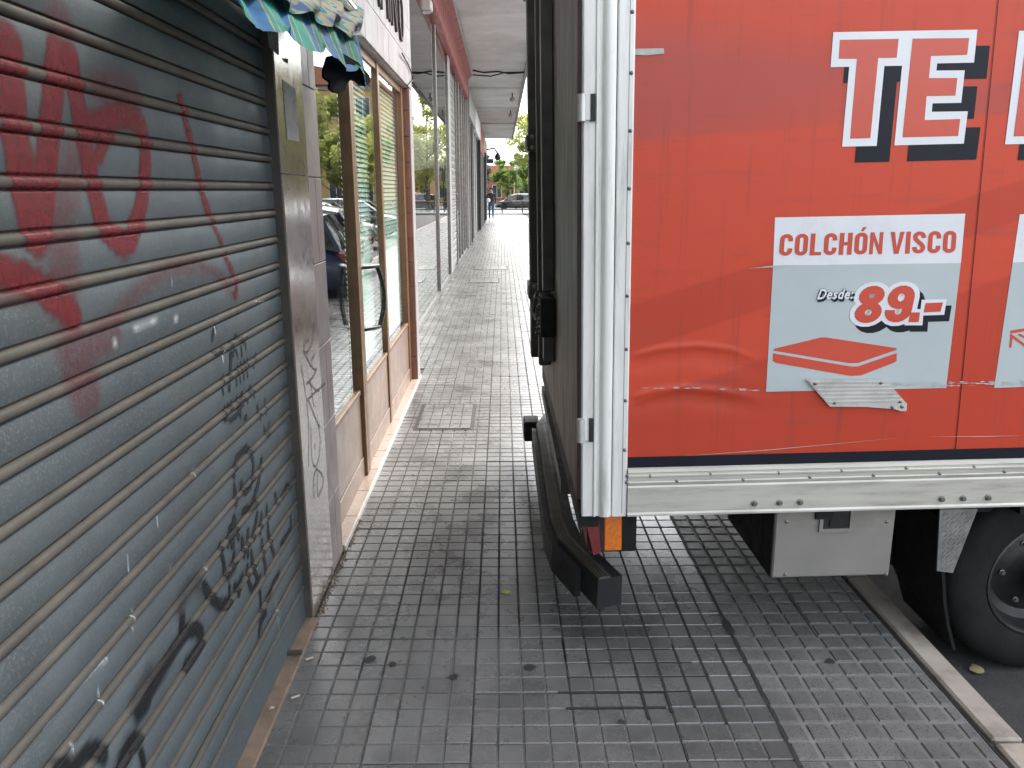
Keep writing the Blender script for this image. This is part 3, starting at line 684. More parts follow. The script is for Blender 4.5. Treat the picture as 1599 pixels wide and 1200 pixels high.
# lobes of the side flap, their shade painted in as near-black cloth
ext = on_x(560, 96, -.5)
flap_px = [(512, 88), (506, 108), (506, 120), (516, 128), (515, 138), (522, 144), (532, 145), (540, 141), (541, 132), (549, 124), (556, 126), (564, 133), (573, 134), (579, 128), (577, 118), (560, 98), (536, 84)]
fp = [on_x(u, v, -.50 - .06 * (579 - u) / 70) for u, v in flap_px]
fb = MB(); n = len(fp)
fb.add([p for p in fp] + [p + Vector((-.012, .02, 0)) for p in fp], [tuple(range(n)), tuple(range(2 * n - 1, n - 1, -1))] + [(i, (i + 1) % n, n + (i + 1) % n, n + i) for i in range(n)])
fb.build('side_flap', 'shade_black_cloth', aw)

# ------------------------------------------------------------------ glass door front
dr = thing('glass_door_front', 'bronze framed glass shop front with central door and tan lower panels', 'shop front', (DOORX, 4.8, 0)); dr.location = (0, 0, 0)
GZ0, GZ1 = .50, 2.385
def post(y0, y1, x0=DOORX - .03, x1=DOORX + .018, z0=.0225, z1=2.386, name='mullion'): return MB().box(x0, x1, y0, y1, z0, z1, 0, .003).build(name, 'bronze_frame', dr)
post(3.203, 3.235); post(4.10, 4.155, x1=DOORX + .03); post(4.165, 4.225, x1=DOORX + .028); post(5.115, 5.155, x1=DOORX + .02); post(5.16, 5.195, x1=DOORX + .018); post(6.30, 6.412)
panes = [(3.235, 4.10), (4.225, 5.115), (5.195, 6.30)]
for a, b in panes:
    MB().box(DOORX - .006, DOORX, a + .001, b - .001, GZ0 + .03, GZ1 - .05).build('glass_pane', 'door_glass', dr)
    MB().box(DOORX - .02, DOORX + .008, a + .001, b - .001, .14, GZ0, 0, .004).build('lower_panel', 'door_panel', dr)
    MB().box(DOORX - .022, DOORX + .014, a + .001, b - .001, GZ0 + .001, GZ0 + .03, 0, .003).build('glazing_rail', 'bronze_frame', dr)
    MB().box(DOORX - .022, DOORX + .012, a + .001, b - .001, GZ1 - .05, GZ1, 0, .003).build('glazing_rail', 'bronze_frame', dr)
    MB().box(DOORX - .022, DOORX + .014, a + .001, b - .001, .0225, .139, 0, .003).build('kick_rail', 'door_panel', dr)
# D-shaped handle
hy = 4.28; hz0, hz1 = .845, 1.19
pts = []
for k in range(13):
    t = k / 12; z = hz0 + (hz1 - hz0) * t; pts.append((DOORX + .095 + .028 * math.sin(math.pi * t), hy + .05 + .03 * math.sin(math.pi * t), z))
MB().tube(pts, .0135, 10).build('pull_handle', 'black_plastic', dr, smooth=True)
for z in (hz0, hz1): MB().tube([(DOORX, hy - .075, z), (DOORX + .06, hy - .02, z), (DOORX + .10, hy + .056, z)], .0125, 10).build('handle_bracket', 'black_plastic', dr, smooth=True)
# round stickers on the door pane
for (u, v, rr, mt) in ((552, 290, .095, 'red_lens'), (560, 330, .09, 'red_lens')):
    c = on_x(u, v, DOORX + .0015); b = MB(); N = 24; vv = []
    for k in range(N):
        a = 2 * math.pi * k / N
        for q in (rr, rr * .8): vv.append((c.x, c.y + q * .75 * math.cos(a), c.z + q * math.sin(a)))
    b.add(vv, [(2 * k, 2 * k + 1, (2 * k + 3) % (2 * N), (2 * k + 2) % (2 * N)) for k in range(N)]).build('sticker', mt, dr)
# venetian blinds inside
def blind(y0, y1, x, label):
    t = thing('venetian_blind', label, 'blind', (x, y0, .5)); sm = MB().add([(-.006, 0, .0115), (-.006, y1 - y0, .0115), (.006, y1 - y0, -.0115), (.006, 0, -.0115)], [(0, 1, 2, 3)]).mesh('slat', 'blind')
    for k in range(62): put('slat', sm, t, (0, 0, .07 + k * .0295))
    bx('head_rail', 'blind', t, -.015, .015, 0, y1 - y0, 1.87, 1.9)
    for yy in (.12, y1 - y0 - .12): bx('ladder_cord', 'white_trim', t, .0125, .0145, yy, yy + .004, .05, 1.87)
blind(5.21, 6.29, DOORX - .035, 'pale green venetian blind behind the far glass pane of the door front')
blind(4.24, 5.10, DOORX - .06, 'pale green venetian blind behind the middle pane with red stickers')
bx('floor_slab', 'interior', bld, -6.8, -1.1, 3.2, 50, -.1, .01)

# ------------------------------------------------------------------ mirrored shop front beyond
sf = thing('mirrored_shop_front', 'tall mirror-glass shop front with slim steel posts under a red fascia', 'shop front', (GLASS2, 12, 0)); sf.location = (0, 0, 0)
def spost(y, w=.05, x1=GLASS2 + .03, mat='steel_post', z1=4.0): return MB().box(GLASS2 - .04, x1, y - w / 2, y + w / 2, 0, z1, 0, .004).build('post', mat, sf)
cuts = [6.645, 12.35, 15.0]
for y in cuts[1:]: spost(y)
for a, b in zip(cuts[:-1], cuts[1:]): MB().box(GLASS2 - .012, GLASS2, a + .03, b - .03, .03, 3.98).build('mirror_pane', 'shop_glass', sf)
MB().box(GLASS2 - .06, GLASS2 + .025, 6.645, 15.0, -.005, .028).build('base_rail', 'steel_post', sf)
MB().box(GLASS2 - .06, GLASS2 + .03, 15.03, 15.6, 0, 4.02, 0, .01).build('pier', 'lintel_tile', sf)
for k, (a, b) in enumerate(((17.4, 18.6), (18.6, 19.8), (19.8, 21.0), (21.0, 22.0))):
    MB().box(GLASS2 - .012, GLASS2 + .001, a + .03, b - .03, .03, 3.98).build('mirror_pane', 'shop_glass', sf); spost(b)
spost(17.38, .06)
MB().box(GLASS2 - .06, GLASS2 + .025, 17.42, 22.0, -.005, .028).build('base_rail', 'steel_post', sf)
fz0, fz1 = 4.02, 4.55
MB().box(GLASS2 - .05, GLASS2 + .10, 7.0, 22.0, fz0, fz1).build('fascia', 'red_cladding', sf)
for k in range(30): MB().box(GLASS2 + .1005, GLASS2 + .112, 7.05 + k * .5, 7.05 + k * .5 + .46, fz0 + .02, fz1 - .02, 0, .004).build('fascia_panel', 'red_cladding', sf)
MB().prism([(GLASS2 + .113, fz1 - .05), (-.80, fz1 + .06), (-.80, fz1 + .10), (GLASS2 + .113, fz1 + .02)], 1, 7.0, 22.0).build('cornice', 'red_cladding', sf)
sf_c = sf.children
MB().box(-.80, -.785, 7.0, 22.02, fz1 + .055, fz1 + .105).build('cornice_trim', 'white_trim', sf)
bx('fascia_back', 'plaster', bld, -1.35, GLASS2 - .055, 6.645, 50, 3.99, SOF - .002)
cab = thing('projector_lamp', 'small cream floodlight hanging off the red fascia of the mirrored shop front', 'lamp', (-.86, 9.6, 3.6)); 
MB().box(-.06, .06, -.1, .1, 0, .12, 0, .02).build('housing', 'white_trim', cab); MB().tube([(-.06, 0, .06), (-.06, 0, .42)], .012, 6).build('arm', 'steel_post', cab)
bx('glass', 'window_glass', cab, -.05, .05, -.08, .08, -.006, -.001)
# roller shutter between the mirror panes
rs2 = thing('narrow_roller_shutter', 'narrow grey roller shutter between two mirrored shop windows', 'shutter', (GLASS2, 15.62, 0))
sm2 = MB().grid([[(x * 1.6, y, z * 1.6) for y in (0, 1.72)] for z, x in PROF + [(SP, 0)]]).mesh('slat', 'shutter_slats', smooth=True)
for k in range(28): put('slat', sm2, rs2, (-.005, 0, .02 + k * SP * 1.6))
bx('guide', 'steel_post', rs2, -.03, .03, -.018, .0, 0, 4.0); bx('guide', 'steel_post', rs2, -.03, .03, 1.722, 1.74, 0, 4.0)
# farther shops
fs = thing('dark_shop_front', 'row of narrow dark framed shop fronts at the far end of the arcade', 'shop front', (-1, 30, 0)); fs.location = (0, 0, 0)
fr_ = random.Random(9); y = 22.05
while y < 47:
    w = fr_.choice((1.2, 1.6, 2.2)); kind = fr_.choice(('glass', 'dark', 'glass', 'pale', 'pale'))
    MB().box(GLASS2 - .05, GLASS2 + .04 + fr_.uniform(0, .12), y, y + .16, 0, 3.99, 0, .005).build('post', fr_.choice(('dark_metal', 'lintel_tile', 'dark_metal', 'steel_post')), fs)
    if kind == 'glass': MB().box(GLASS2 - .012, GLASS2, y + .165, y + w - .005, .02, 3.98).build('pane', 'shop_glass', fs)
    else: MB().box(GLASS2 - .03, GLASS2 + .01, y + .165, y + w - .005, .0, 3.98).build('panel', 'dark_metal' if kind == 'dark' else 'lintel_tile', fs)
    y += w
for a, b, m in ((22.1, 27, 'lintel_tile'), (27.05, 33, 'plaster'), (33.05, 40, 'red_cladding'), (40.05, 47, 'plaster')):
    MB().box(GLASS2 + .02, GLASS2 + .14, a, b, 3.2 if m == 'red_cladding' else 3.6, 4.3, 0, .01).build('fascia', m, fs)
# cables and lamps under the slab
cb = tag(MB().tube([(-.78, 21.9, SOF - .02), (-.5, 21.95, SOF - .07), (-.1, 21.9, SOF - .05), (.2, 22.0, SOF - .09), (SOFX, 21.9, SOF - .07)], .022, 6).tube([(-.78, 22.0, SOF - .12), (-.3, 22.05, SOF - .15), (.1, 22.0, SOF - .06), (SOFX, 22.0, SOF - .05)], .018, 6).build('overhead_cable', 'dark_metal'), 'bundle of dark cables strung across the white soffit', 'cable')
cb2 = tag(MB().tube([on_x(628, 84, FACE + .02), on_x(636, 98, FACE + .01), on_x(642, 112, FACE + .012), on_x(645, 125, FACE + .01), on_x(636, 134, FACE + .006)], .006, 6).build('wall_cable', 'dark_metal'), 'thin dark wire running down the end of the tiled lintel', 'cable')
for k, (yy) in enumerate((27.0, 32.5)):
    L = thing('soffit_lamp', ('nearer' if k == 0 else 'farther') + ' small globe lamp hung under the white overhanging slab', 'lamp', (.35, yy, SOF), group='lamps under the slab')
    MB().tube([(0, 0, 0), (0, 0, -.16)], .02, 6).build('stem', 'dark_metal', L); MB().lathe([(.001, -.12), (.07, -.14), (.09, -.20), (.07, -.26), (.001, -.28)], 12, 'z').build('globe', 'concrete_grey', L, smooth=True)
ac = thing('far_wall_lantern', 'dark lantern bracket and sign hung on the far corner of the building', 'lantern', (-.55, 46.5, 3.6))
MB().tube([(-.45, 0, .3), (.1, 0, .4), (.3, 0, .1)], .05, 6).build('bracket', 'dark_metal', ac); MB().lathe([(.05, .1), (.16, -.06), (.2, -.2), (.1, -.32), (.01, -.34)], 10, 'z', (.30, 0, .05)).build('lantern', 'dark_metal', ac, smooth=True)
MB().box(-.35, .05, -.05, .05, -.45, -.2, 0, .01).build('sign_plate', 'navy_sign', ac)

exec_truck = True
# ------------------------------------------------------------------ delivery truck
TR_O = Vector((.262, 2.36, .545)); TR_TH = R(-1.12)     # rear near bottom corner of the box; nose slightly up
trk = thing('delivery_truck', 'red and white box delivery truck backed over the kerb, side dented and printed', 'truck', tuple(TR_O))
trk.rotation_euler = (0, TR_TH, R(.35))
_MT = Matrix.Translation(TR_O) @ trk.rotation_euler.to_matrix().to_4x4(); _MI = _MT.inverted()
def tl(u, v, yo=0.0):
    """photo point on the truck's side plane -> truck coordinates (x, z)"""
    a = _MI @ CAMP; d = _MI.to_3x3() @ ray(u, v); p = a + d * ((yo - a.y) / d.y); return (p.x, p.z)
BW, BL, BH = 2.18, 4.3, 2.45
px0 = .132                                              # side panel starts here
def dent(x, z):
    s = 0
    for pts, w, a in (([(985, 556), (1030, 545), (1090, 540), (1140, 546), (1195, 566)], .010, .0034), ([(985, 622), (1020, 612), (1070, 606), (1130, 612), (1200, 626)], .012, .0042)):
        Q = [tl(*p) for p in pts]
        for (ax, az), (bx_, bz) in zip(Q[:-1], Q[1:]):
            if ax <= x <= bx_:
                zc = az + (bz - az) * (x - ax) / (bx_ - ax); d = z - zc
                fade = min(1, (Q[-1][0] - x) / .14) * min(1, (x - Q[0][0]) / .05 + .3)
                s += a * fade * (math.exp(-(d / w) ** 2) - .9 * math.exp(-((d + .035) / .03) ** 2))
    return s
pb = MB(); xs = [px0 + i * .008 for i in range(58)] + [px0 + .47 + i * .12 for i in range(int((BL - px0 - .47) / .12) + 1)]
zs_ = [.166 + i * .0064 for i in range(78)] + [.67 + i * .1 for i in range(int((BH - .67) / .1) + 1)]
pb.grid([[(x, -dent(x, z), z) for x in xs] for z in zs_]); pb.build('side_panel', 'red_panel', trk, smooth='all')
bx('box_core', 'shaded_white', trk, .06, BL, .012, BW - .01, .03, BH - .005)
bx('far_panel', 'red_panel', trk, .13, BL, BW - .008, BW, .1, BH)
bx('roof', 'shaded_white', trk, 0, BL + .03, -.01, BW + .01, BH + .001, BH + .06)
# bottom rail: ribbed upper extrusion and plain lower rail
rb = MB(); prf = [(.108, 0), (.108, -.010), (.118, -.0125), (.121, -.009), (.134, -.009), (.137, -.013), (.142, -.013), (.145, -.009), (.150, -.0085), (.153, -.012), (.163, -.010), (.167, -.002)]
rb.prism([(-.0, 0)] and [(y_, z_) for z_, y_ in prf], 0, .152, BL).build('ribbed_rail', 'alu_rail', trk)
MB().prism([(0, .0), (-.016, .0), (-.016, .006), (-.0115, .012), (-.0115, .100), (-.009, .1065), (0, .1065)], 0, .152, BL).build('bottom_rail', 'alu_rail', trk)
bx('navy_band', 'print_navy', trk, .153, BL, -.0032, -.0012, .170, .204)
bx('navy_band_core', 'print_navy', trk, .154, BL, -.0011, .010, .160, .2035)
# rear corner post
cp = [(0, 0), (-.004, .004), (-.004, .036), (-.010, .040), (-.010, .044), (-.004, .047), (-.004, .056), (-.0125, .062), (-.016, .072), (-.016, .086), (-.010, .096), (.002, .099), (.012, .10), (.03, .10), (.03, .0)]
MB().prism([(x, y) for y, x in cp], 2, 0, BH).build('corner_post', 'aluminium', trk, smooth=True)
MB().prism([(.1005, .01), (.1005, -.004), (.104, -.0075), (.146, -.0075), (.150, -.004), (.150, .004)], 2, -.002, BH).build('post_flange', 'aluminium', trk)
bx('flange_groove', 'dark_metal', trk, .1335, .1345, -.0085, -.0074, .01, BH)
for xx in (.004, .0):
    pass
rvm = MB().lathe([(.0062, 0), (.0058, -.002), (.003, -.0042), (.0004, -.0047)], 10, 'y').mesh('rivet', 'rivet', True)
blm = MB().lathe([(.011, 0), (.011, -.003), (.007, -.004), (.007, -.012), (.0004, -.0125)], 8, 'y').mesh('bolt', 'rivet', True)
for v in (20, 115, 205, 295, 380, 462, 545, 625, 702):
    x, z = tl(974, v); put('rivet', rvm, trk, (.140, -.0074, z))
for (u, v) in ((979, 742), (978, 752), (1014, 742), (1056, 750), (1108, 739), (1159, 748), (1214, 737), (1263, 744), (1312, 734), (1362, 741), (1413, 730), (1465, 738), (1518, 728), (1566, 735)):
    x, z = tl(u, v); put('rivet', rvm, trk, (x, -.0095, z))
for (u, v) in ((1176, 784), (1215, 783), (1247, 782), (1467, 777), (1500, 776), (1539, 775)):
    x, z = tl(u, v); put('bolt', blm, trk, (x, -.0113, z))
# prints on the side
def sheet(name, polys, mat, yo, parent=trk):
    b = MB()
    for P in polys: b.add([(p[0], yo, p[1]) for p in P], [tuple(range(len(P)))])
    return b.build(name, mat, parent)
def zt(lst, ox=960, oy=0, sc=2.502): return [tl(ox + a / sc, oy + b / sc) for a, b in lst]
T_out = [(853, 127), (1150, 121.7), (1130, 258), (1052, 259), (1022, 571), (887, 574), (915, 262), (842, 264)]
T_in = [(878, 157), (1108, 153), (1100, 227), (1028, 228), (997, 541), (918, 543), (945, 231), (874, 231)]
E_out = [(1134.5, 122), (1415, 117), (1402, 246), (1258, 249), (1255, 277), (1366, 276), (1352, 403), (1240, 405), (1237, 438), (1378, 436), (1362, 562), (1091, 569)]
E_in = [(1162, 152), (1383, 150), (1375, 216), (1234, 220), (1226, 306), (1337, 306), (1329, 375), (1217, 377), (1209, 470), (1348, 466), (1340, 533), (1122, 538)]
L_out = [(1578, 122), (1722, 119), (1682, 430), (1820, 428), (1804, 560), (1523, 565)]
L_in = [(1606, 151), (1690, 150), (1650, 462), (1786, 460), (1776, 530), (1556, 534)]
sh = lambda P: [(a + 50, b + 62) for a, b in P]
for nm, o_, i_ in (('T', T_out, T_in), ('E', E_out, E_in), ('L', L_out, L_in)):
    sheet('letter_shadow', [zt(sh(o_))], 'print_navy', -.0012); sheet('letter_outline', [zt(o_)], 'print_white', -.0018 if nm != 'E' else -.00195); sheet('letter_face', [zt(i_)], 'print_red', -.0024)
sheet('poster_field', [[tl(1207, 415), tl(1500, 411), tl(1477, 606), tl(1196, 612)]], 'print_grey', -.0012)
sheet('poster_header', [[tl(1210, 340), tl(1507, 334), tl(1500, 411), tl(1207, 415)]], 'print_white', -.0012)
sheet('poster_field', [[tl(1581, 410), tl(1860, 404), tl(1820, 596), tl(1552, 606)]], 'print_grey', -.0012)
sheet('poster_header', [[tl(1592, 335), tl(1880, 329), tl(1862, 404), tl(1581, 410)]], 'print_white', -.0012)
def text_polys(body, off=0.0, shear=0.0, spacing=1.0):
    cu = bpy.data.curves.new('lettering', 'FONT'); cu.body = body; cu.offset = off; cu.shear = shear; cu.size = 1; cu.space_character = spacing; cu.resolution_u = 4; cu.fill_mode = 'FRONT'
    o = bpy.data.objects.new('lettering', cu); COL.objects.link(o); dg = bpy.context.evaluated_depsgraph_get(); dg.update()
    me = bpy.data.meshes.new_from_object(o.evaluated_get(dg)); bpy.data.objects.remove(o); return me
def lettering(body, quad, mat, yo, off=0.0, shear=0.0, shift=(0, 0), ref=None, ref_body=None, caps='H', name='lettering', spacing=1.0):
    """quad: photo points TL, TR, BR, BL of the cap-height box"""
    base = text_polys(body, ref if ref is not None else off, shear, spacing); capm = text_polys(caps, ref if ref is not None else off, 0)
    xs_ = [v.co.x for v in base.vertices]; x0, x1 = min(xs_), max(xs_); zs2 = [v.co.y for v in capm.vertices]; z0, z1 = min(zs2), max(zs2)
    me = base if ref is None else text_polys(body, off, shear, spacing)
    Q = [Vector(tl(u + shift[0], v + shift[1])) for u, v in quad]
    for v in me.vertices:
        s = (v.co.x - x0) / (x1 - x0); t = (v.co.y - z0) / (z1 - z0)
        p = (Q[3].lerp(Q[2], s)).lerp(Q[0].lerp(Q[1], s), t); v.co = (p.x, yo, p.y)
    me.materials.clear(); me.materials.append(MATS[mat]); bm = bmesh.new(); bm.from_mesh(me); bmesh.ops.recalc_face_normals(bm, faces=bm.faces)
    bm.to_mesh(me); bm.free(); me.update(); return put(name, me, trk)
zq = lambda L: [(960 + a / 2.502, 300 + b / 2.502) for a, b in L]
GW, GS = .48, .172
def arc_pts(cx_, cz_, r, a0, a1, n=5): return [(cx_ + r * math.cos(R(a0 + (a1 - a0) * k / n)), cz_ + r * math.sin(R(a0 + (a1 - a0) * k / n))) for k in range(n + 1)]
def strip(pts, w, closed=False):
    P = [Vector(p) for p in pts]; n = len(P); L_, R_ = [], []
    for i in range(n):
        a_ = P[(i - 1) % n] if (closed or i) else P[0]; b_ = P[(i + 1) % n] if (closed or i < n - 1) else P[-1]; t = (b_ - a_).normalized(); q = Vector((-t.y, t.x)) * w / 2
        L_.append(P[i] + q); R_.append(P[i] - q)
    return [[L_[i], L_[(i + 1) % n], R_[(i + 1) % n], R_[i]] for i in range(n if closed else n - 1)]
def glyph(ch):
    w, s_ = GW, GS; h = s_ / 2; r_ = w / 2 - h; rr = r_ * .98
    if ch == 'I': return [[(0, 0), (s_, 0), (s_, 1), (0, 1)]], s_
    if ch == 'L': return [[(0, 0), (w * .88, 0), (w * .88, .15), (s_, .15), (s_, 1), (0, 1)]], w * .88
    if ch == 'H': return [[(0, 0), (s_, 0), (s_, .43), (w - s_, .43), (w - s_, 0), (w, 0), (w, 1), (w - s_, 1), (w - s_, .58), (s_, .58), (s_, 1), (0, 1)]], w
    if ch == 'N': return [[(0, 0), (.135, 0), (.135, .62), (w - .14, 0), (w, 0), (w, 1), (w - .135, 1), (w - .135, .38), (.14, 1), (0, 1)]], w
    if ch == 'V': return [[(w / 2 - .085, 0), (w / 2 + .085, 0), (w + .02, 1), (w - .14, 1), (w / 2, .27), (.14, 1), (-.02, 1)]], w
    ring = arc_pts(w / 2, 1 - h - r_, r_, 0, 180, 8) + arc_pts(w / 2, h + r_, r_, 180, 360, 8)
    if ch == 'O': return strip(ring, s_, True), w
    if ch == 'C': return strip([(w - h, .66)] + arc_pts(w / 2, 1 - h - r_, r_, 0, 180, 8) + arc_pts(w / 2, h + r_, r_, 180, 360, 8) + [(w - h, .34)], s_), w
    if ch == 'S': return strip([(w - h, .70)] + arc_pts(w / 2, 1 - h - r_, r_, 0, 180, 8) + [(h + .01, .68), (w * .36, .57), (w * .64, .44), (w - h - .01, .33)] + arc_pts(w / 2, h + r_, r_, 360, 180, 8) + [(h, .30)], s_), w
def block_text(body, quad, mat, yo, gap=.085, space=.20):
    Q = [Vector(tl(u, v)) for u, v in quad]; items = []; x = 0
    for ch in body:
        if ch == ' ': x += space; continue
        g, w = glyph('O' if ch == 'Ó' else ch); items.append((g, x, ch)); x += w + gap
    tot = x - gap
    for g, x0_, ch in items:
        b = MB(); polys = list(g) + ([[(GW * .42, 1.06), (GW * .62, 1.06), (GW * .86, 1.24), (GW * .56, 1.24)]] if ch == 'Ó' else [])
        for P in polys:
            vv = []
            for p in P:
                s1 = (p[0] + x0_) / tot; q = (Q[3].lerp(Q[2], s1)).lerp(Q[0].lerp(Q[1], s1), p[1]); vv.append((q.x, yo, q.y))
            b.add(vv, [tuple(range(len(vv)))])
        b.build('letter', mat, trk)
block_text('COLCHÓN VISCO', zq([(647, 165), (1335, 151), (1329, 238), (640, 250)]), 'print_red', -.0020)
DQ = zq([(797, 379), (932, 377), (927, 417), (787, 419)])
lettering('Desde:', DQ, 'print_navy', -.0042, off=.055, shear=.16, shift=(2.0, 3.4), ref=.025, spacing=1.12)
lettering('Desde:', DQ, 'print_navy', -.0045, off=.05, shear=.16, ref=.025, spacing=1.12)
lettering('Desde:', DQ, 'print_white', -.0049, off=.025, shear=.16, spacing=1.12)
NQ = zq([(950, 367), (1180, 364), (1160, 510), (938, 513)])
def digit(kind, s_, out):
    w = .56; h = .21 / 2; r1 = w / 2 - h; e = out
    if kind == 8:
        top = [(w / 2 + r1 * .92 * math.cos(R(a_)), .735 + .165 * math.sin(R(a_))) for a_ in range(0, 360, 20)]; bot = [(w / 2 + r1 * math.cos(R(a_)), .285 + .185 * math.sin(R(a_))) for a_ in range(0, 360, 20)]
        return [strip(top, s_, True), strip(bot, s_, True)]
    ring = [(w / 2 + r1 * math.cos(R(a_)), .68 + .215 * math.sin(R(a_))) for a_ in range(0, 360, 20)]
    tail = [(w - h, .70), (w - h, .33)] + [(w / 2 + r1 * math.cos(R(a_)), .31 + .205 * math.sin(R(a_))) for a_ in range(0, -181, -20)] + [(h, .34 + .02 * (1 if e else 0))]
    return [strip(ring, s_, True), strip(tail, s_)]
def digits(mat, yo, s_, shift=(0, 0), out=0, name='price_digit'):
    Q = [Vector(tl(u + shift[0], v + shift[1])) for u, v in NQ]
    for k, kind in enumerate((8, 9)):
        for m_, st in enumerate(digit(kind, s_, out)):
            b = MB()
            for P in st:
                vv = []
                for p in P:
                    s1 = (p[0] + k * .62 + .17 * (p[1] - .5)) / 1.18; q = (Q[3].lerp(Q[2], s1)).lerp(Q[0].lerp(Q[1], s1), p[1]); vv.append((q.x, yo - .00012 * (m_ + 2 * k), q.y))
                b.add(vv, [(0, 1, 2, 3)])
            b.build(name, mat, trk)
NQ = zq([(943, 368), (1164, 364), (1164, 508), (943, 512)])
digits('print_navy', -.0015, .42, (8, 10), 1, 'price_shadow'); digits('print_white', -.0022, .42, (0, 0), 1, 'price_outline'); digits('print_red', -.0030, .21)
for P, in_ in (([(1152, 470), (1190, 470), (1185, 508), (1145, 508)], 15), ([(1212, 434), (1280, 431), (1270, 467), (1205, 470)], 15)):
    cx_ = sum(p[0] for p in P) / 4; cy_ = sum(p[1] for p in P) / 4
    big = [(a + (in_ if a > cx_ else -in_), b + (in_ if b > cy_ else -in_) * .85) for a, b in P]
    sheet('price_shadow', [[tl(a, b) for a, b in zq([(a + 20, b + 25) for a, b in big])]], 'print_navy', -.00205 if P[0][0] < 1200 else -.0021)
    sheet('price_outline', [[tl(a, b) for a, b in zq(big)]], 'print_white', -.0029 if P[0][0] < 1200 else -.00295)
    sheet('price_mark', [[tl(a, b) for a, b in zq(P)]], 'print_red', -.0040)
sheet('mattress_print', [[tl(a, b) for a, b in zq([(620, 613), (805, 568), (825, 568), (1100, 610), (1100, 617), (950, 668), (915, 669), (620, 620)])],
                         [tl(a, b) for a, b in zq([(617, 630), (925, 682), (950, 681), (1101, 629), (1100, 660), (1090, 667), (960, 717), (920, 719), (630, 668), (617, 660)])]], 'print_red', -.0018)
def ribbon(pts, w): 
    out = []
    for a, b in zip(pts[:-1], pts[1:]):
        a, b = Vector(tl(*a)), Vector(tl(*b)); d = (b - a).normalized(); n_ = Vector((-d.y, d.x)) * w / 2; out.append([tuple(a + n_), tuple(b + n_), tuple(b - n_), tuple(a - n_)])
    return out
bed = ribbon([(1577, 519), (1640, 508)], .010) + ribbon([(1577, 523), (1600, 540), (1640, 566)], .008) + ribbon([(1579, 526), (1577, 543)], .007) + ribbon([(1590, 522), (1640, 548)], .006) + ribbon([(1600, 518), (1650, 540)], .006)
for k, r_ in enumerate(bed): sheet('bed_print', [r_], 'print_red', -.0016 - k * .0003)
# damage on the panel: tape, scrape line, bare patches
sheet('tape_patch', [[tl(987, 77), tl(1036, 76), tl(1037, 84), tl(1010, 87), tl(987, 86)]], 'tape', -.0026)
rs_ = random.Random(4)
def scrape(pts, w, n):
    P = []
    for k in range(n):
        t = rs_.random(); i = min(len(pts) - 2, int(t * (len(pts) - 1))); f = t * (len(pts) - 1) - i
        u = pts[i][0] + (pts[i + 1][0] - pts[i][0]) * f; v = pts[i][1] + (pts[i + 1][1] - pts[i][1]) * f + rs_.uniform(-w, w)
        l_ = rs_.uniform(3, 16); h = rs_.uniform(.3, 1.1); P.append([tl(u, v), tl(u + l_ * .5, v - h), tl(u + l_, v - .02 * l_), tl(u + l_ * .5, v + h)])
    return P
for k, P in enumerate(scrape([(1385, 601), (1500, 599), (1620, 597)], 3.6, 90)): sheet('scrape', [P], 'tape', -.0036 - (k % 7) * .0002)
for k, P in enumerate(scrape([(1205, 608), (1262, 606)], .6, 5) + scrape([(1145, 604), (1160, 607)], 2, 5) + scrape([(990, 604), (1080, 604)], 1.0, 9) + scrape([(1100, 606), (1200, 610)], .8, 5)): sheet('scrape', [P], 'tape', -.0145 - (k % 7) * .0002)
sheet('scratch', [[tl(1167, 419.5), tl(1207, 415), tl(1245, 413.6), tl(1207, 417.5)]], 'tape', -.0032)
sheet('scratch', [[tl(1040, 714), tl(1200, 702), tl(1410, 683), tl(1200, 703)]], 'tape', -.0030)
sheet('scratch', [[tl(1450, 681.6), tl(1530, 681), tl(1599, 680), tl(1530, 682)]], 'tape', -.0030)
sheet('panel_seam', [[tl(1557.5, 0), tl(1558.8, 0), tl(1490.8, 712), tl(1489.5, 712)]], 'print_navy', -.0030)
# aluminium patch plate riveted over the damage
pl = [tl(*p) for p in ((1257, 592), (1380, 591.5), (1414, 630), (1413, 641), (1404, 641), (1395, 638), (1352, 634.5), (1294, 634))]
ppl = MB().prism([(x, z) for x, z in pl], 1, -.010, -.0046).build('patch_plate', 'alu_plate', trk)
for k in range(6):
    f = (k + .6) / 6.6; a = Vector(tl(1257 + 37 * f + 2, 592 + 41 * f)); b = Vector(tl(1381 + 32 * f - 2, 592 + 38 * f)); n_ = Vector((0, .0022))
    MB().prism([tuple(a - n_), tuple(b - n_), tuple(b + n_), tuple(a + n_)], 1, -.0125, -.0099).build('rib', 'alu_plate', ppl)
for u, v in ((1271, 598), (1373, 597), (1301, 628), (1403, 626), (1391, 635), (1406, 634)):
    x, z = tl(u, v); put('rivet', rvm, ppl, (x, -.0102, z))
# hinges let into the corner post
for v0, v1 in ((148, 190), (653, 688)):
    (x0, z1), (x1, z0) = tl(906, v0), tl(926, v1); hg = bx('hinge', 'aluminium', trk, -.012, .022, -.012, .012, z0 + .004, z1 - .004)
    MB().tube([(-.004, -.012, z0), (-.004, -.012, z1)], .0135, 10).build('barrel', 'alu_plate', hg, smooth=True); bx('pocket', 'dark_metal', hg, .0225, .036, -.0168, -.002, z0, z1)
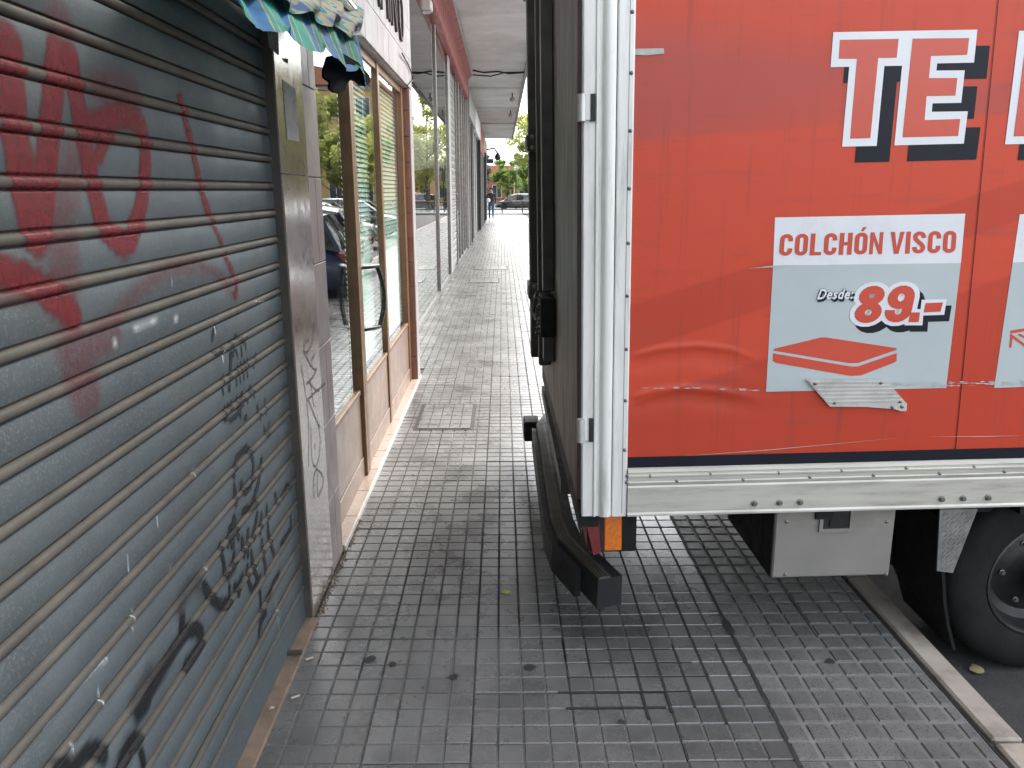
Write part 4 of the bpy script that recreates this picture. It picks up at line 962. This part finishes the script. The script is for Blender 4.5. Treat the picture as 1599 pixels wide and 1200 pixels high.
# tail doors, seen end on
MB().box(-.012, .02, .03, 1.075, .045, BH - .03, 0, .004).build('tail_door', 'tail_door', trk)
MB().box(-.012, .02, 1.085, BW - .03, .045, BH - .03, 0, .004).build('tail_door', 'tail_door', trk)
bx('sill_beam', 'chassis_black', trk, -.008, .06, .02, BW - .02, -.05, .043)
MB().box(-.062, -.0125, 1.02, 1.12, .62, BH - .04, 0, .004).build('lock_profile', 'dirty_bar', trk)
MB().box(-.062, -.0125, 1.02, 1.12, .30, .42, 0, .004).build('lock_profile', 'dirty_bar', trk)
MB().box(-.07, -.0125, 1.30, 1.36, .22, BH - .04, 0, .005).build('lock_bar', 'dirty_bar', trk)
MB().box(-.078, -.0125, BW - .14, BW - .02, .10, BH - .04, 0, .006).build('far_hinge_post', 'dirty_bar', trk)
lk = MB().box(-.078, -.0125, .96, 1.16, .425, .60, 0, .006).build('lock_case', 'chassis_black', trk)
for k in range(9):
    z = .43 + .02 * k; yy = 1.0 + .014 * (k % 3)
    MB().box(-.100 + .004 * (k % 4), -.079, yy, yy + .03, z, z + .012, 0, .002).build('latch_tooth', 'dirty_bar', lk)
MB().tube([(-.09, 1.02, .62), (-.105, 1.12, .52), (-.085, 1.28, .46)], .009, 6).build('lock_lever', 'dirty_bar', lk)
for z in (.5, 1.31, 2.1):
    k_ = MB().box(-.092, -.01, BW - .22, BW + .01, z - .045, z + .045, 0, .008).build('hinge_bracket', 'dirty_bar', trk)
    for dz in (-.028, .028): put('bolt', blm, k_, (-.06, BW - .221, z + dz))
# rear light cluster
lc = MB().box(.022, .20, .07, .20, -.172, -.008, 0, .006).build('lamp_housing', 'chassis_black', trk)
MB().box(.085, .146, .055, .0699, -.160, -.006, 0, .004).build('orange_lens', 'orange_lens', lc)
MB().prism([(.012, -.006), (.062, -.006), (.074, -.162), (.048, -.172)], 1, .052, .0699).build('red_lens', 'red_lens', lc)
MB().prism([(.0622, -.006), (.0845, -.006), (.0845, -.162), (.0745, -.162)], 1, .058, .0699).build('lens_divider', 'dark_metal', lc)
MB().prism([(.012, -.006), (.008, -.05), (.030, -.168), (.048, -.172)], 1, .071, .19).build('red_lens', 'red_lens', lc)
# bumper with a ribbed step and bent ends (world points turned into truck coordinates)
def T(p): return _MI @ Vector(p)
zt_, zb_ = .292, .180
path = [(.375, 2.405), (.262, 2.72), (.243, 2.90), (.243, 4.20), (.32, 4.48)]     # centre line of the bar
def bar(path, off0, off1, z0, z1, name, mat, parent):
    P = [Vector((x, y)) for x, y in path]; sec = []
    for i, p in enumerate(P):
        a = P[max(i - 1, 0)]; b = P[min(i + 1, len(P) - 1)]; t = (b - a).normalized(); n_ = Vector((t.y, -t.x)); sec.append([(p + n_ * o, z) for o, z in ((off0, z0), (off1, z0), (off1, z1), (off0, z1))])
    b = MB(); 
    for s_ in sec: b.v += [tuple(T((q.x, q.y, z))) for q, z in s_]
    for i in range(len(P) - 1):
        for j in range(4): a = i * 4 + j; c = i * 4 + (j + 1) % 4; b.f.append((a, c, c + 4, a + 4)); b.m.append(0)
    e = (len(P) - 1) * 4; b.f += [(3, 2, 1, 0), (e, e + 1, e + 2, e + 3)]; b.m += [0, 0]
    return b.build(name, mat, parent)
bpr = bar(path, -.050, .045, zb_, zt_, 'bumper', 'bumper_black', trk)
bar(path, -.047, .000, zt_ + .0005, zt_ + .007, 'step_strip', 'tread_strip', bpr)
for o_ in (-.040, -.028, -.016): bar(path, o_, o_ + .005, zt_ + .0072, zt_ + .0105, 'tread_rib', 'tread_strip', bpr)
bar([(.33, 2.53), (.262, 2.72), (.243, 2.90), (.243, 4.2)], -.075, -.0502, zb_ - .02, zb_ + .09, 'bumper_lip', 'bumper_black', bpr)
stp = T((.185, 4.40, .215)); MB().box(stp.x - .06, stp.x + .03, stp.y - .10, stp.y + .05, stp.z - .06, stp.z + .06, 0, .008).build('buffer_block', 'rubber', trk)
bar([(.255, 2.9), (.255, 3.2), (.255, 4.45)], -.02, .02, .40, .46, 'tail_lift_rail', 'dirty_bar', trk)

for yy in (1.2, 1.75): bx('bumper_arm', 'chassis_black', trk, .02, .5, yy, yy + .07, -.30, -.20)
# chassis and underside
for yy in (.62, 1.46): bx('chassis_rail', 'chassis_black', trk, .35, BL + 1.8, yy, yy + .08, -.22, -.02)
for xx in (.8, 1.5, 2.4, 3.3, 4.1): bx('cross_member', 'chassis_black', trk, xx, xx + .06, .02, BW - .02, -.045, .028)
# white tool locker under the rail
(xa, za), (xb, zb) = tl(1217, 806), tl(1395, 905)
tb = MB().box(xa, xb, .03, .53, zb, -.004, 0, .005).build('tool_locker', 'shaded_white', trk)
bx('locker_side', 'chassis_black', tb, xa - .006, xa - .001, .032, .53, zb + .002, -.006)
(ha, hza), (hb, hzb) = tl(1286, 803), tl(1336, 835)
fr2 = MB()
for q in ((ha, ha + .012, hzb, -.004), (hb - .012, hb, hzb, -.004), (ha + .012, hb - .012, hzb, hzb + .012)): fr2.box(q[0], q[1], .022, .0299, q[2], q[3])
fr2.build('latch_frame', 'shaded_white', tb); bx('latch_recess', 'dark_metal', tb, ha + .013, hb - .013, .0262, .0298, hzb + .0125, -.005); bx('latch_paddle', 'rim_steel', tb, ha + .035, hb - .02, .021, .0255, hzb + .02, -.010)
for k, (yy, zz) in enumerate(((.60, -.10), (.58, -.14), (1.50, -.06))):
    MB().tube([(.3 + .6 * i, yy + .02 * math.sin(i * 2 + k), zz - .03 * abs(math.sin(i * 1.3 + k))) for i in range(7)], .012, 6).build('air_hose', 'rubber', trk, smooth=True)
for u_, v_ in ((1228, 815), (1385, 815), (1226, 897), (1384, 897)):
    x, z = tl(u_, v_, .03); put('rivet', rvm, tb, (x, .0298, z))
# wheel arch: checker plate gusset, mud flap, dark liner
g0 = [tl(1468, 796, .05), tl(1527, 795, .05), tl(1488, 895, .05), tl(1463, 892, .05)]
gs = MB().prism([tuple(p) for p in g0], 1, .05, .056).build('checker_gusset', 'checker_plate', trk)
crn = random.Random(6)
gx0, gx1 = min(p[0] for p in g0), max(p[0] for p in g0); gz0, gz1 = min(p[1] for p in g0), max(p[1] for p in g0)
def inpoly(x, z, P):
    c = False
    for (ax, az), (bx2, bz) in zip(P, P[1:] + P[:1]):
        if (az > z) != (bz > z) and x < (bx2 - ax) * (z - az) / (bz - az) + ax: c = not c
    return c
tread = MB(); st_ = .016
for i in range(12):
    for j in range(18):
        cx_, cz_ = gx0 + i * st_, gz0 + j * st_
        if not (inpoly(cx_ - .008, cz_, g0) and inpoly(cx_ + .008, cz_, g0) and inpoly(cx_, cz_ + .008, g0) and inpoly(cx_, cz_ - .008, g0)): continue
        s_ = 1 if (i // 2 + j // 2) % 2 else -1; d = Vector((1, s_)).normalized() * .0075; n_ = Vector((-d.y, d.x)) * .22
        tread.prism([(cx_ + q.x, cz_ + q.y) for q in (d + n_ * .4, n_, -d + n_ * .4, -d - n_ * .4, -n_, d - n_ * .4)], 1, .0482, .0499)
tag(tread.build('tread_pattern', 'checker_plate', gs), kind='stuff')
mf = [tl(u, v, .12) for u, v in ((1455, 800), (1458, 880), (1461, 930), (1466, 965), (1476, 1004))]
fl = MB(); 
for (x, z) in mf: fl.v += [(x, .07, z), (x, .42, z), (x + .012, .42, z), (x + .012, .07, z)]
for i in range(len(mf) - 1):
    for j in range(4): a = i * 4 + j; c = i * 4 + (j + 1) % 4; fl.f.append((a, c, c + 4, a + 4)); fl.m.append(0)
fl.f += [(0, 1, 2, 3), (16, 17, 18, 19)]; fl.m += [0, 0]
fl.build('mud_flap', 'rubber', trk)
bx('arch_liner', 'chassis_black', trk, mf[0][0] + .02, mf[0][0] + 1.0, .10, .44, -.07, -.004)
bx('arch_back', 'chassis_black', trk, mf[0][0] - .02, mf[0][0] + 1.1, .445, .455, -.45, -.004)
# rear wheel (twin tyre) and front wheel
def wheel(cx_, y0, name='wheel'):
    wz = (-.13 + .372 - TR_O.z) + (cx_ * math.sin(-TR_TH)) * -1
    w = put(name, None, trk, (cx_, y0, wz)); b = MB()
    Rt = .378
    b2 = [(.222, .030), (.232, .012), (.262, .004), (.300, .0), (.335, .006), (.358, .018), (.370, .036), (.376, .06)]
    for gy in (.085, .115, .145):
        b2 += [(.377, gy - .008), (.368, gy - .006), (.368, gy + .006), (.377, gy + .008)]
    b2 += [(.376, .18), (.36, .215), (.3, .225), (.222, .21)]
    b.lathe(b2, 48, 'y').build('tyre', 'rubber', w, smooth=True)
    MB().lathe([(.222, .028), (.226, .018), (.219, .014), (.212, .022), (.205, .05), (.196, .085), (.165, .10), (.12, .085), (.085, .055), (.08, .035), (.05, .028), (.001, .028)], 40, 'y').build('rim', 'rim_steel', w, smooth=True)
    MB().lathe([(.2235, .0175), (.2255, .0145), (.2195, .0125), (.2175, .0165), (.2235, .0175)], 40, 'y').build('rim_edge', 'dirty_bar', w, smooth=True)
    for k in range(6):
        a = 2 * math.pi * k / 6; q = put('wheel_nut', blm, w, (.13 * math.cos(a), .086, .13 * math.sin(a)))
    return w
(wx, wz_) = tl(1643, 920, .07)
wheel(wx, .07); wheel(wx, .32); wheel(wx, BW - .31)
bx('axle', 'chassis_black', trk, wx - .05, wx + .05, .3, BW - .2, -.36, -.27)
wheel(BL + .75, .07)
# cab in front of the box
cabp = [(BL + .12, -.2), (BL + 1.75, -.2), (BL + 1.85, .1), (BL + 1.8, .6), (BL + 1.55, .75), (BL + 1.1, 1.5), (BL + .12, 1.55)]
cbm = MB().prism(cabp, 1, .1, BW - .1).build('cab', 'paint_car_white', trk); 
MB().prism([(BL + .35, .72), (BL + 1.35, .72), (BL + 1.05, 1.35), (BL + .35, 1.38)], 1, .09, .0995).build('side_window', 'window_glass', cbm)
bx('door_handle', 'dark_metal', cbm, BL + .4, BL + .52, .07, .0995, .55, .59)

# ------------------------------------------------------------------ parked cars
def car(name, label, paint, loc, rz, L=4.1, Wd=1.72, H=1.44, group=None):
    """hatchback, front towards +X, origin between the wheels on the ground"""
    c = thing(name, label, 'car', loc, rz, group); hl, hw = L / 2, Wd / 2; b = MB(); N = 9
    sec = [(-hl, .38, .60, .62), (-hl + .06, .28, .80, .80), (-hl + .45, .2, .90, .95), (-.9, .18, .92, 1.0), (0, .17, .91, 1.0), (.75, .18, .88, 1.0), (1.1, .19, .86, .99), (hl - .5, .2, .76, .95), (hl - .12, .24, .64, .84), (hl, .32, .54, .66)]
    rows = []
    for x, z0, z1, w in sec:
        ww = hw * w; zm = (z0 + z1) / 2
        rows.append([(x, -ww * .86, z0), (x, -ww * .99, z0 + .12), (x, -ww, zm), (x, -ww * .97, z1 - .08), (x, -ww * .86, z1), (x, 0, z1 + .03), (x, ww * .86, z1), (x, ww * .97, z1 - .08), (x, ww, zm), (x, ww * .99, z0 + .12), (x, ww * .86, z0)])
    b.grid(rows); k0 = len(b.v); b.f.append(tuple(range(11))); b.f.append(tuple(range(k0 - 11, k0))); b.m += [0, 0]
    body = b.build('body', paint, c, smooth=True)
    g = MB(); s2 = [(-hl + .14, .84, .84, .80), (-hl + .42, .88, H - .08, .72), (-hl + .9, .9, H, .74), (.1, .9, H, .74), (.55, .9, H - .1, .72), (1.22, .84, .86, .82)]
    rows = [[(x, -hw * .95 * w / .8 if w < .8 else -hw * .9, z0), (x, -hw * w, z1 - .03), (x, -hw * w * .8, z1), (x, hw * w * .8, z1), (x, hw * w, z1 - .03), (x, hw * .95 * w / .8 if w < .8 else hw * .9, z0)] for x, z0, z1, w in s2]
    g.grid(rows); g.build('greenhouse', 'car_glass', c, smooth=True)
    cg = MB().box(-hl + .5, .9, -hw * .7, hw * .7, .5, .95).build('cabin', 'interior', c)
    rf = MB(); s3 = s2[1:5]
    rf.grid([[(x, -hw * w - .003, z1 - .028), (x, -hw * w * .8, z1 + .006), (x, hw * w * .8, z1 + .006), (x, hw * w + .003, z1 - .028)] for x, z0, z1, w in s3]); rf.build('roof', paint, c, smooth=True)
    for x0, x1 in ((-hl + .42, -hl + .14), (.55, 1.22), (-.35, -.35)):
        for s in (-1, 1):
            if x0 == x1: MB().tube([(x0, s * hw * .905, .9), (x0, s * hw * .745, H - .02)], .035, 6).build('pillar', paint, c)
            else: MB().tube([(x0, s * hw * .735, H - (.06 if x0 < 0 else .1)), (x1, s * hw * .87, .86)], .035, 6).build('pillar', paint, c)
    wm = MB().lathe([(.2, -.09), (.28, -.1), (.31, -.06), (.31, .06), (.28, .1), (.2, .09)], 20, 'y').mesh('tyre', 'rubber', True); rm = MB().lathe([(.205, -.085), (.17, -.06), (.05, -.07), (.001, -.07)], 16, 'y').mesh('rim', 'rim_steel', True)
    for x in (-hl + .75, hl - .8):
        for s in (-1, 1):
            w = put('wheel', wm, c, (x, s * (hw - .10), .31)); r_ = put('rim', rm, w, (0, 0, 0), (0, 0, math.pi if s > 0 else 0))
    for s in (-1, 1):
        MB().lathe([(.001, .06), (.10, .05), (.16, .0), (.12, -.04)], 12, 'x', (hl - .13, s * hw * .62, .62)).build('headlight', 'head_lamp', c, smooth=True)
        MB().box(-hl - .012, -hl + .2, s * hw * .68 - .1, s * hw * .68 + .08, .66, .84, 0, .03).build('tail_light', 'red_lens', c)
        MB().box(.9, 1.05, s * (hw + .06) - .08, s * (hw + .06) + .08, .9, 1.02, 0, .03).build('mirror', paint, c)
    bx('number_plate', 'print_white', c, hl + .001, hl + .012, -.26, .26, .40, .51); bx('number_plate', 'print_white', c, -hl - .012, -hl - .001, -.26, .26, .55, .66)
    MB().box(hl - .1, hl + .004, -hw * .5, hw * .5, .24, .36, 0, .02).build('grille', 'dark_metal', c)
    return c
car('parked_car', 'silver car parked nose in to the kerb beyond the truck', 'paint_car_silver', (2.75, 9.4, -.13), math.pi, group='cars parked in the bays beyond the truck')
car('parked_car', 'dark blue car backed in to the kerb beside the silver car', 'paint_car_blue', (2.75, 12.3, -.13), 0, group='cars parked in the bays beyond the truck')
car('parked_car', 'white car backed in to the kerb past the dark blue car', 'paint_car_white', (3.1, 15.4, -.13), 0, group='cars parked in the bays beyond the truck')
car('parked_car', 'grey car parked nose in at the far end of the bays', 'paint_car_grey', (4.2, 24.0, -.13), math.pi, group='cars parked in the bays beyond the truck')
car('parked_car', 'black car parked nose in halfway down the bays', 'paint_car_black', (4.2, 30.0, -.13), math.pi, group='cars parked in the bays beyond the truck')
row = [('white car parked behind the far railing, nearest the person', 'paint_car_white', -3.2), ('black car parked behind the far railing past the person', 'paint_car_black', 1.4), ('grey car parked behind the far railing in the middle of the row', 'paint_car_grey', 5.9),
       ('second white car parked behind the far railing towards the truck', 'paint_car_white', 10.4), ('silver car parked behind the far railing', 'paint_car_silver', 15.0), ('red car parked behind the far railing', 'paint_car_red', 19.6), ('dark blue car parked behind the far railing', 'paint_car_blue', 24.2)]
for lb, p, x in row: car('parked_car', lb, p, (x, 72 + (x * 7 % 1.5), -.13), 0 if p != 'paint_car_black' else math.pi, group='cars parked behind the far railing')

# ------------------------------------------------------------------ far railing
rl = thing('metal_railing', 'low dark metal pedestrian railing at the far end of the pavement', 'railing', (0, 58, 0))
for z in (.25, .78): MB().tube([(-6, 0, z), (26, 0, z)], .042, 6).build('rail', 'dark_metal', rl)
pm = MB().tube([(0, 0, 0), (0, 0, .82)], .045, 6).mesh('post', 'dark_metal')
for k in range(22): put('post', pm, rl, (-6 + k * 1.5, 0, -.004))
# ------------------------------------------------------------------ trees
def tree_mesh(seed, H, rx, n, crown0, mat, leaf=.16, conifer=False):
    r = random.Random(seed); t = MB()
    t.tube([(0, 0, 0), (.03 * H / 6, .02, H * .25), (-.03, .03, crown0 * H + .3), (.02, 0, H * .8)], [.17 * H / 7, .13 * H / 7, .10 * H / 7, .03], 8)
    limbs = []
    for k in range(9):
        a = r.uniform(0, 6.28); z0 = H * r.uniform(crown0 * .8, .7); q = rx * r.uniform(.5, .85); tip = Vector((q * math.cos(a), q * math.sin(a), z0 + r.uniform(.4, 1.6)))
        limbs.append(tip); t.tube([(0, 0, z0), tip * .5 + Vector((0, 0, z0 * .5)), tip], [.06, .04, .015], 5)
    trunk = t.mesh('trunk', 'bark', True)
    c = MB(); cl = []
    for k in range(34):
        while True:
            p = Vector((r.uniform(-1, 1), r.uniform(-1, 1), r.uniform(-1, 1)))
            if p.length < 1: break
        f = 1 - (.9 * (p.z + 1) / 2 if conifer else 0)
        cl.append((Vector((p.x * rx * f, p.y * rx * f, H * (crown0 + (1 - crown0) * (p.z + 1) / 2))), r.uniform(.35, .75) * rx * .42))
    for k in range(n):
        ctr, s = r.choice(cl); d = Vector((r.gauss(0, 1), r.gauss(0, 1), r.gauss(0, .8))).normalized() * s * r.random() ** .4
        p = ctr + d; a = Vector((r.gauss(0, 1), r.gauss(0, 1), r.gauss(0, 1))).normalized(); b = a.orthogonal().normalized(); l_ = leaf * r.uniform(.6, 1.3)
        c.add([p - a * l_, p + b * l_ * .5, p + a * l_, p - b * l_ * .5], [(0, 1, 2, 3)])
    return trunk, c.mesh('crown', mat)
tms = [tree_mesh(1, 7.5, 2.6, 5200, .20, 'leaf_yellow'), tree_mesh(2, 9, 3.2, 6000, .18, 'leaf_yellow'), tree_mesh(3, 8, 2.4, 5200, .25, 'leaf_green'), tree_mesh(4, 10, 2.2, 5500, .12, 'leaf_dark', .18, True)]
def tree(i, x, y, s, label, z=-.01):
    t = thing('street_tree', label, 'tree', (x, y, z), x * 1.7 + y, 'trees beyond the street'); t.scale = (s, s, s)
    put('trunk', tms[i][0], t); put('crown', tms[i][1], t)
tree(1, 4.2, 66.5, 1.05, 'yellow-green tree behind the far railing, largest in view beside the truck')
tree(3, -2.3, 80, .78, 'dark green conifer past the corner of the building')
tree(2, .6, 84, .66, 'mid green round tree between the conifer and the yellow-green tree')
tree(0, 7.2, 78, 1.1, 'yellow-green tree behind the largest one, towards the truck')
tree(2, 3.0, 92, .8, 'small green tree far behind the parked cars')
for k, (i, x, y, s) in enumerate(((0, 9.5, 40, 1.0), (1, 13.5, 46, 1.0), (0, 16, 38, 1.05), (1, 12, 54, 1.05), (0, 8.5, 50, .95), (1, 19, 52, 1.1), (2, 22, 45, 1.0), (0, 6.4, 44, .8))):
    tree(i, x, y, s, ['young yellow-green tree mirrored in the door glass', 'broad yellow-green tree mirrored in the middle pane', 'yellow-green tree at the street side', 'yellow-green tree before the ochre house', 'slim yellow-green tree mirrored in the shop windows', 'wide yellow-green tree at the end of the row', 'green tree across the street', 'small yellow-green tree nearest the pavement'][k], -.13)
# ------------------------------------------------------------------ houses beyond
def house(name, label, wall, x0, x1, y0, y1, h, floors, nwin, faces='y', roof=True):
    t = thing(name, label, 'building', ((x0 + x1) / 2, y0, -.13)); w = (x1 - x0) / 2; d = y1 - y0
    bx('wall', wall, t, -w, w, 0, d, 0, h)
    if roof: MB().prism([(-w - .5, h), (w + .5, h), (w + .3, h + .35), (w * .4, h + 1.5), (-w * .4, h + 1.5), (-w - .3, h + .35)], 1, -.5, d + .5).build('roof', 'roof_tile', t)
    bx('cornice', 'concrete_grey', t, -w - .12, w + .12, -.15, -.001, h - .35, h - .05)
    fh = h / floors; ww = 2 * w / nwin
    wm_ = MB().box(-.55, .55, -.03, -.002, 0, 1.5).mesh('window', 'window_glass')
    fm = MB().box(-.62, -.55, -.06, -.002, -.06, 1.56).box(.55, .62, -.06, -.002, -.06, 1.56).box(-.55, .55, -.06, -.002, 1.5, 1.56).box(-.7, .7, -.12, -.002, -.12, -.06).box(-.03, .03, -.055, -.031, 0, 1.5).mesh('frame', 'white_trim')
    sm_ = MB().box(-.55, .55, -.05, -.031, .8, 1.5).mesh('blind', 'shutter_slats')
    for f in range(floors):
        for k in range(nwin):
            o = put('window', wm_, t, (-w + ww * (k + .5), 0, f * fh + .9)); put('frame', fm, o)
            if (k * 3 + f * 5) % 4 == 0: put('blind', sm_, o)
    return t
house('ochre_house', 'ochre three storey house with white framed windows mirrored in the door glass', 'ochre_wall', 8.5, 26, 66, 76, 10.0, 3, 7)
house('brick_house', 'low brick terrace behind the yellow-green trees at the street end', 'brick_wall', -14, 7.8, 104, 114, 3.4, 1, 9)
house('beige_house', 'beige block showing behind the trees next to the truck', 'ochre_wall', 1.5, 8.2, 94, 102, 5.2, 2, 3, roof=False)
house('long_house', 'long pale apartment block across the street on the right', 'facade_render', 30, 60, 62, 74, 14, 5, 12)
# ------------------------------------------------------------------ lamps and signs at the far end
def street_lamp(x, y, h, label):
    t = thing('street_lamp', label, 'street lamp', (x, y, -.13), group='globe lamps at the far end')
    MB().tube([(0, 0, 0), (0, 0, .5), (0, 0, h)], [.09, .06, .04], 8).build('pole', 'dark_metal', t); MB().lathe([(.02, h), (.16, h + .06), (.24, h + .24), (.16, h + .42), (.001, h + .48)], 12, 'z').build('globe', 'mask_white', t, smooth=True)
street_lamp(1.35, 76, 3.6, 'globe lamp left of the yellow-green tree'); street_lamp(3.05, 70.6, 4.3, 'taller globe lamp in front of the largest yellow-green tree')
ts = thing('traffic_light', 'dark traffic light post behind the far railing', 'traffic light', (2.55, 62, -.01)); MB().tube([(0, 0, 0), (0, 0, 3.2)], .06, 8).build('pole', 'dark_metal', ts); MB().box(-.16, .16, -.15, .12, 2.3, 3.25, 0, .03).build('signal_head', 'dark_metal', ts)
for k in range(3): MB().lathe([(.10, -.155), (.09, -.152), (.001, -.151)], 12, 'y', (0, 0, 2.45 + k * .31)).build('signal_lens', 'window_glass', ts)
# ------------------------------------------------------------------ the person walking far away
def person(x, y, rz):
    t = thing('person', 'person in a dark jacket and blue jeans walking away, white bundle held at the side', 'person', (x, y, 0), rz)
    J = {}; V = []; E_ = []; Rr = []
    def j(n_, p, r, par=None):
        J[n_] = len(V); V.append(p); Rr.append(r)
        if par: E_.append((J[par], J[n_]))
    j('pel', (0, 0, .94), (.16, .115)); j('wst', (0, 0, 1.08), (.145, .10), 'pel'); j('chs', (0, .02, 1.28), (.175, .115), 'wst'); j('shl', (0, .01, 1.42), (.12, .085), 'chs'); j('nck', (0, .0, 1.50), (.055, .055), 'shl'); j('hd0', (0, .015, 1.57), (.075, .085), 'nck'); j('hd1', (0, .015, 1.67), (.078, .09), 'hd0'); j('hd2', (0, .01, 1.735), (.045, .05), 'hd1')
    for s, n_, fy in ((-1, 'l', .22), (1, 'r', -.12)):
        j('hip' + n_, (s * .09, 0, .86), (.095, .10), 'pel'); j('kne' + n_, (s * .10, fy * .55 + .03, .48), (.062, .065), 'hip' + n_); j('ank' + n_, (s * .10, fy * .6 - (.08 if fy < 0 else -.04), .09), (.042, .045), 'kne' + n_); j('toe' + n_, (s * .11, fy * .6 + (.08 if fy < 0 else .19), .045), (.035, .035), 'ank' + n_)
        j('sho' + n_, (s * .185, .0, 1.40), (.062, .062), 'shl'); 
        if s < 0: j('elb' + n_, (s * .25, -.03, 1.12), (.047, .047), 'sho' + n_); j('wri' + n_, (s * .26, .06, .89), (.032, .034), 'elb' + n_); hand = (s * .265, .09, .80)
        else: j('elb' + n_, (s * .27, -.03, 1.13), (.047, .047), 'sho' + n_); j('wri' + n_, (s * .20, .16, 1.06), (.032, .034), 'elb' + n_); hand = (s * .15, .22, 1.05)
        j('plm' + n_, hand, (.034, .018), 'wri' + n_); hv = Vector(hand) - Vector(V[J['wri' + n_]]); hv.normalize()
        for q in range(4):
            o = Vector((0, (q - 1.5) * .017, 0)); p = Vector(hand) + hv * .05 + o; j('f%d%s' % (q, n_), tuple(p), (.009, .009), 'plm' + n_); j('g%d%s' % (q, n_), tuple(p + hv * (.03 + .006 * (1.5 - abs(q - 1.5))) + Vector((-s * .015, 0, 0))), (.008, .008), 'f%d%s' % (q, n_))
        j('th' + n_, tuple(Vector(hand) + Vector((-s * .01, .035, .005)) + hv * .01), (.010, .010), 'plm' + n_)
    me = bpy.data.meshes.new('body'); me.from_pydata(V, E_, []); o = put('body', me, t)
    md = o.modifiers.new('skin', 'SKIN'); sv = me.skin_vertices[0].data
    for k, r in enumerate(Rr): sv[k].radius = r
    sv[0].use_root = True
    sb_ = o.modifiers.new('sub', 'SUBSURF'); sb_.levels = 1; sb_.render_levels = 1
    dg = bpy.context.evaluated_depsgraph_get(); dg.update(); m2 = bpy.data.meshes.new_from_object(o.evaluated_get(dg)); o.modifiers.clear(); o.data = m2
    for m in ('jacket', 'denim', 'skin', 'dark_metal'): m2.materials.append(MATS[m])
    for p in m2.polygons:
        z = p.center.z; p.use_smooth = True; ax = abs(p.center.x)
        p.material_index = 3 if z < .085 else (1 if z < .98 and ax < .21 else (2 if z > 1.475 or (z < .87 and ax > .2) or (p.center.y > .17 and z > 1.0 and ax < .2) else 0))
    hr = MB().lathe([(.001, .135), (.06, .12), (.092, .07), (.098, 0), (.085, -.06), (.07, -.09)], 14, 'z', (0, -.012, 1.655)); hr.build('hair', 'hair', t, smooth=True)
    for s in (-1, 1): MB().lathe([(.001, -.009), (.016, 0), (.001, .009)], 8, 'x', (s * .081, .02, 1.63)).build('ear', 'skin', t, smooth=True); MB().lathe([(.001, -.006), (.01, 0), (.001, .006)], 6, 'y', (s * .03, .103, 1.64)).build('eye', 'white_trim', t, smooth=True)
    MB().add([(0, .105, 1.645), (-.013, .1, 1.61), (.013, .1, 1.61), (0, .122, 1.612)], [(0, 1, 3), (0, 3, 2), (1, 2, 3)]).build('nose', 'skin', t); bx('mouth', 'red_lens', t, -.02, .02, .098, .103, 1.583, 1.589)
    return t
person(-.62, 44.5, math.pi)
bn = tag(MB().lathe([(.001, -.11), (.10, -.09), (.13, 0), (.10, .09), (.001, .11)], 12, 'z', (-.80 + .02, 44.24, 1.07)).build('white_bundle', 'white_cloth', smooth=True), 'white bundle held by the person far down the pavement', 'bundle')

# ------------------------------------------------------------------ small things on the ground
def flake(name, label, cat, u, v, r, mat, z=.0006, seed=0, hump=.004, gz=0.0, group=None):
    rr = random.Random(seed); p = on_z(u, v, gz); b = MB(); n = 11
    vs_ = [(0, 0, hump)] + [(r * rr.uniform(.55, 1.1) * math.cos(6.283 * k / n), r * rr.uniform(.55, 1.1) * math.sin(6.283 * k / n), rr.uniform(0, hump * .5)) for k in range(n)]
    b.add(vs_, [(0, 1 + k, 1 + (k + 1) % n) for k in range(n)])
    return tag(b.build(name, mat, None, smooth='all', loc=(p.x, p.y, gz + z)), label, cat, group)
flake('fallen_leaf', 'dry yellowish leaf lying on the asphalt beside the rear wheel', 'leaf', 1526, 1050, .032, 'dry_leaf', .012, 1, .012, -.13)
flake('fallen_blossom', 'small yellow-green blossom lying on the tiles left of the bumper', 'blossom', 791, 926, .018, 'yellow_flower', .002, 2, .008)
for k, (u, v, r, lb) in enumerate(((578, 1029, .022, 'larger round dark gum stain nearest the shutter'), (709, 1057, .022, 'round dark gum stain in the middle of the near pavement'), (613, 1037, .014, 'faint gum stain between the two dark ones'), (827, 1042, .026, 'long dark stain on a joint below the bumper'), (970, 1128, .013, 'small dark gum stain at the lower middle of the pavement'), (1297, 1033, .020, 'dark spot on the rough tiles near the kerb'))):
    flake('gum_stain', lb, 'stain', u, v, r, 'gum', .0006, 20 + k, .0006, group='dark stains on the pavement')
for k, (u, v, lb) in enumerate(((483, 1028, 'cigarette butt beside the sill, nearer the pier'), (461, 1088, 'cigarette butt on the tiles beside the sill'))):
    p = on_z(u, v, .006); o = tag(MB().tube([(-.012, -.006, 0), (.012, .008, 0)], .0038, 8).build('cigarette_butt', 'butt', loc=(p.x, p.y, .0045)), lb, 'litter', 'litter by the sill')
p = on_z(425, 1111, .012); flake('foil_scrap', 'crumpled foil scrap lying on the orange sill', 'litter', 425, 1111, .010, 'alu_plate', .010, 33, .006, .0)
# grit and moss along the foot of the pier
gr = MB(); g_ = random.Random(12)
for k in range(520):
    y = 2.55 + 1.0 * g_.random() ** 1.1; x = FACE + .006 + abs(g_.gauss(0, .010)); s = g_.uniform(.0012, .0042); z = -.001
    gr.add([(x - s, y - s, z), (x + s, y - s, z), (x + s * .8, y + s, z), (x - s, y + s * .7, z), (x, y, z + s * 1.3)], [(0, 1, 4), (1, 2, 4), (2, 3, 4), (3, 0, 4)], g_.randint(0, 1))
tag(gr.build('grit', ['moss', 'sill']), 'grit and dry moss gathered along the foot of the granite pier', 'grit', kind='stuff')
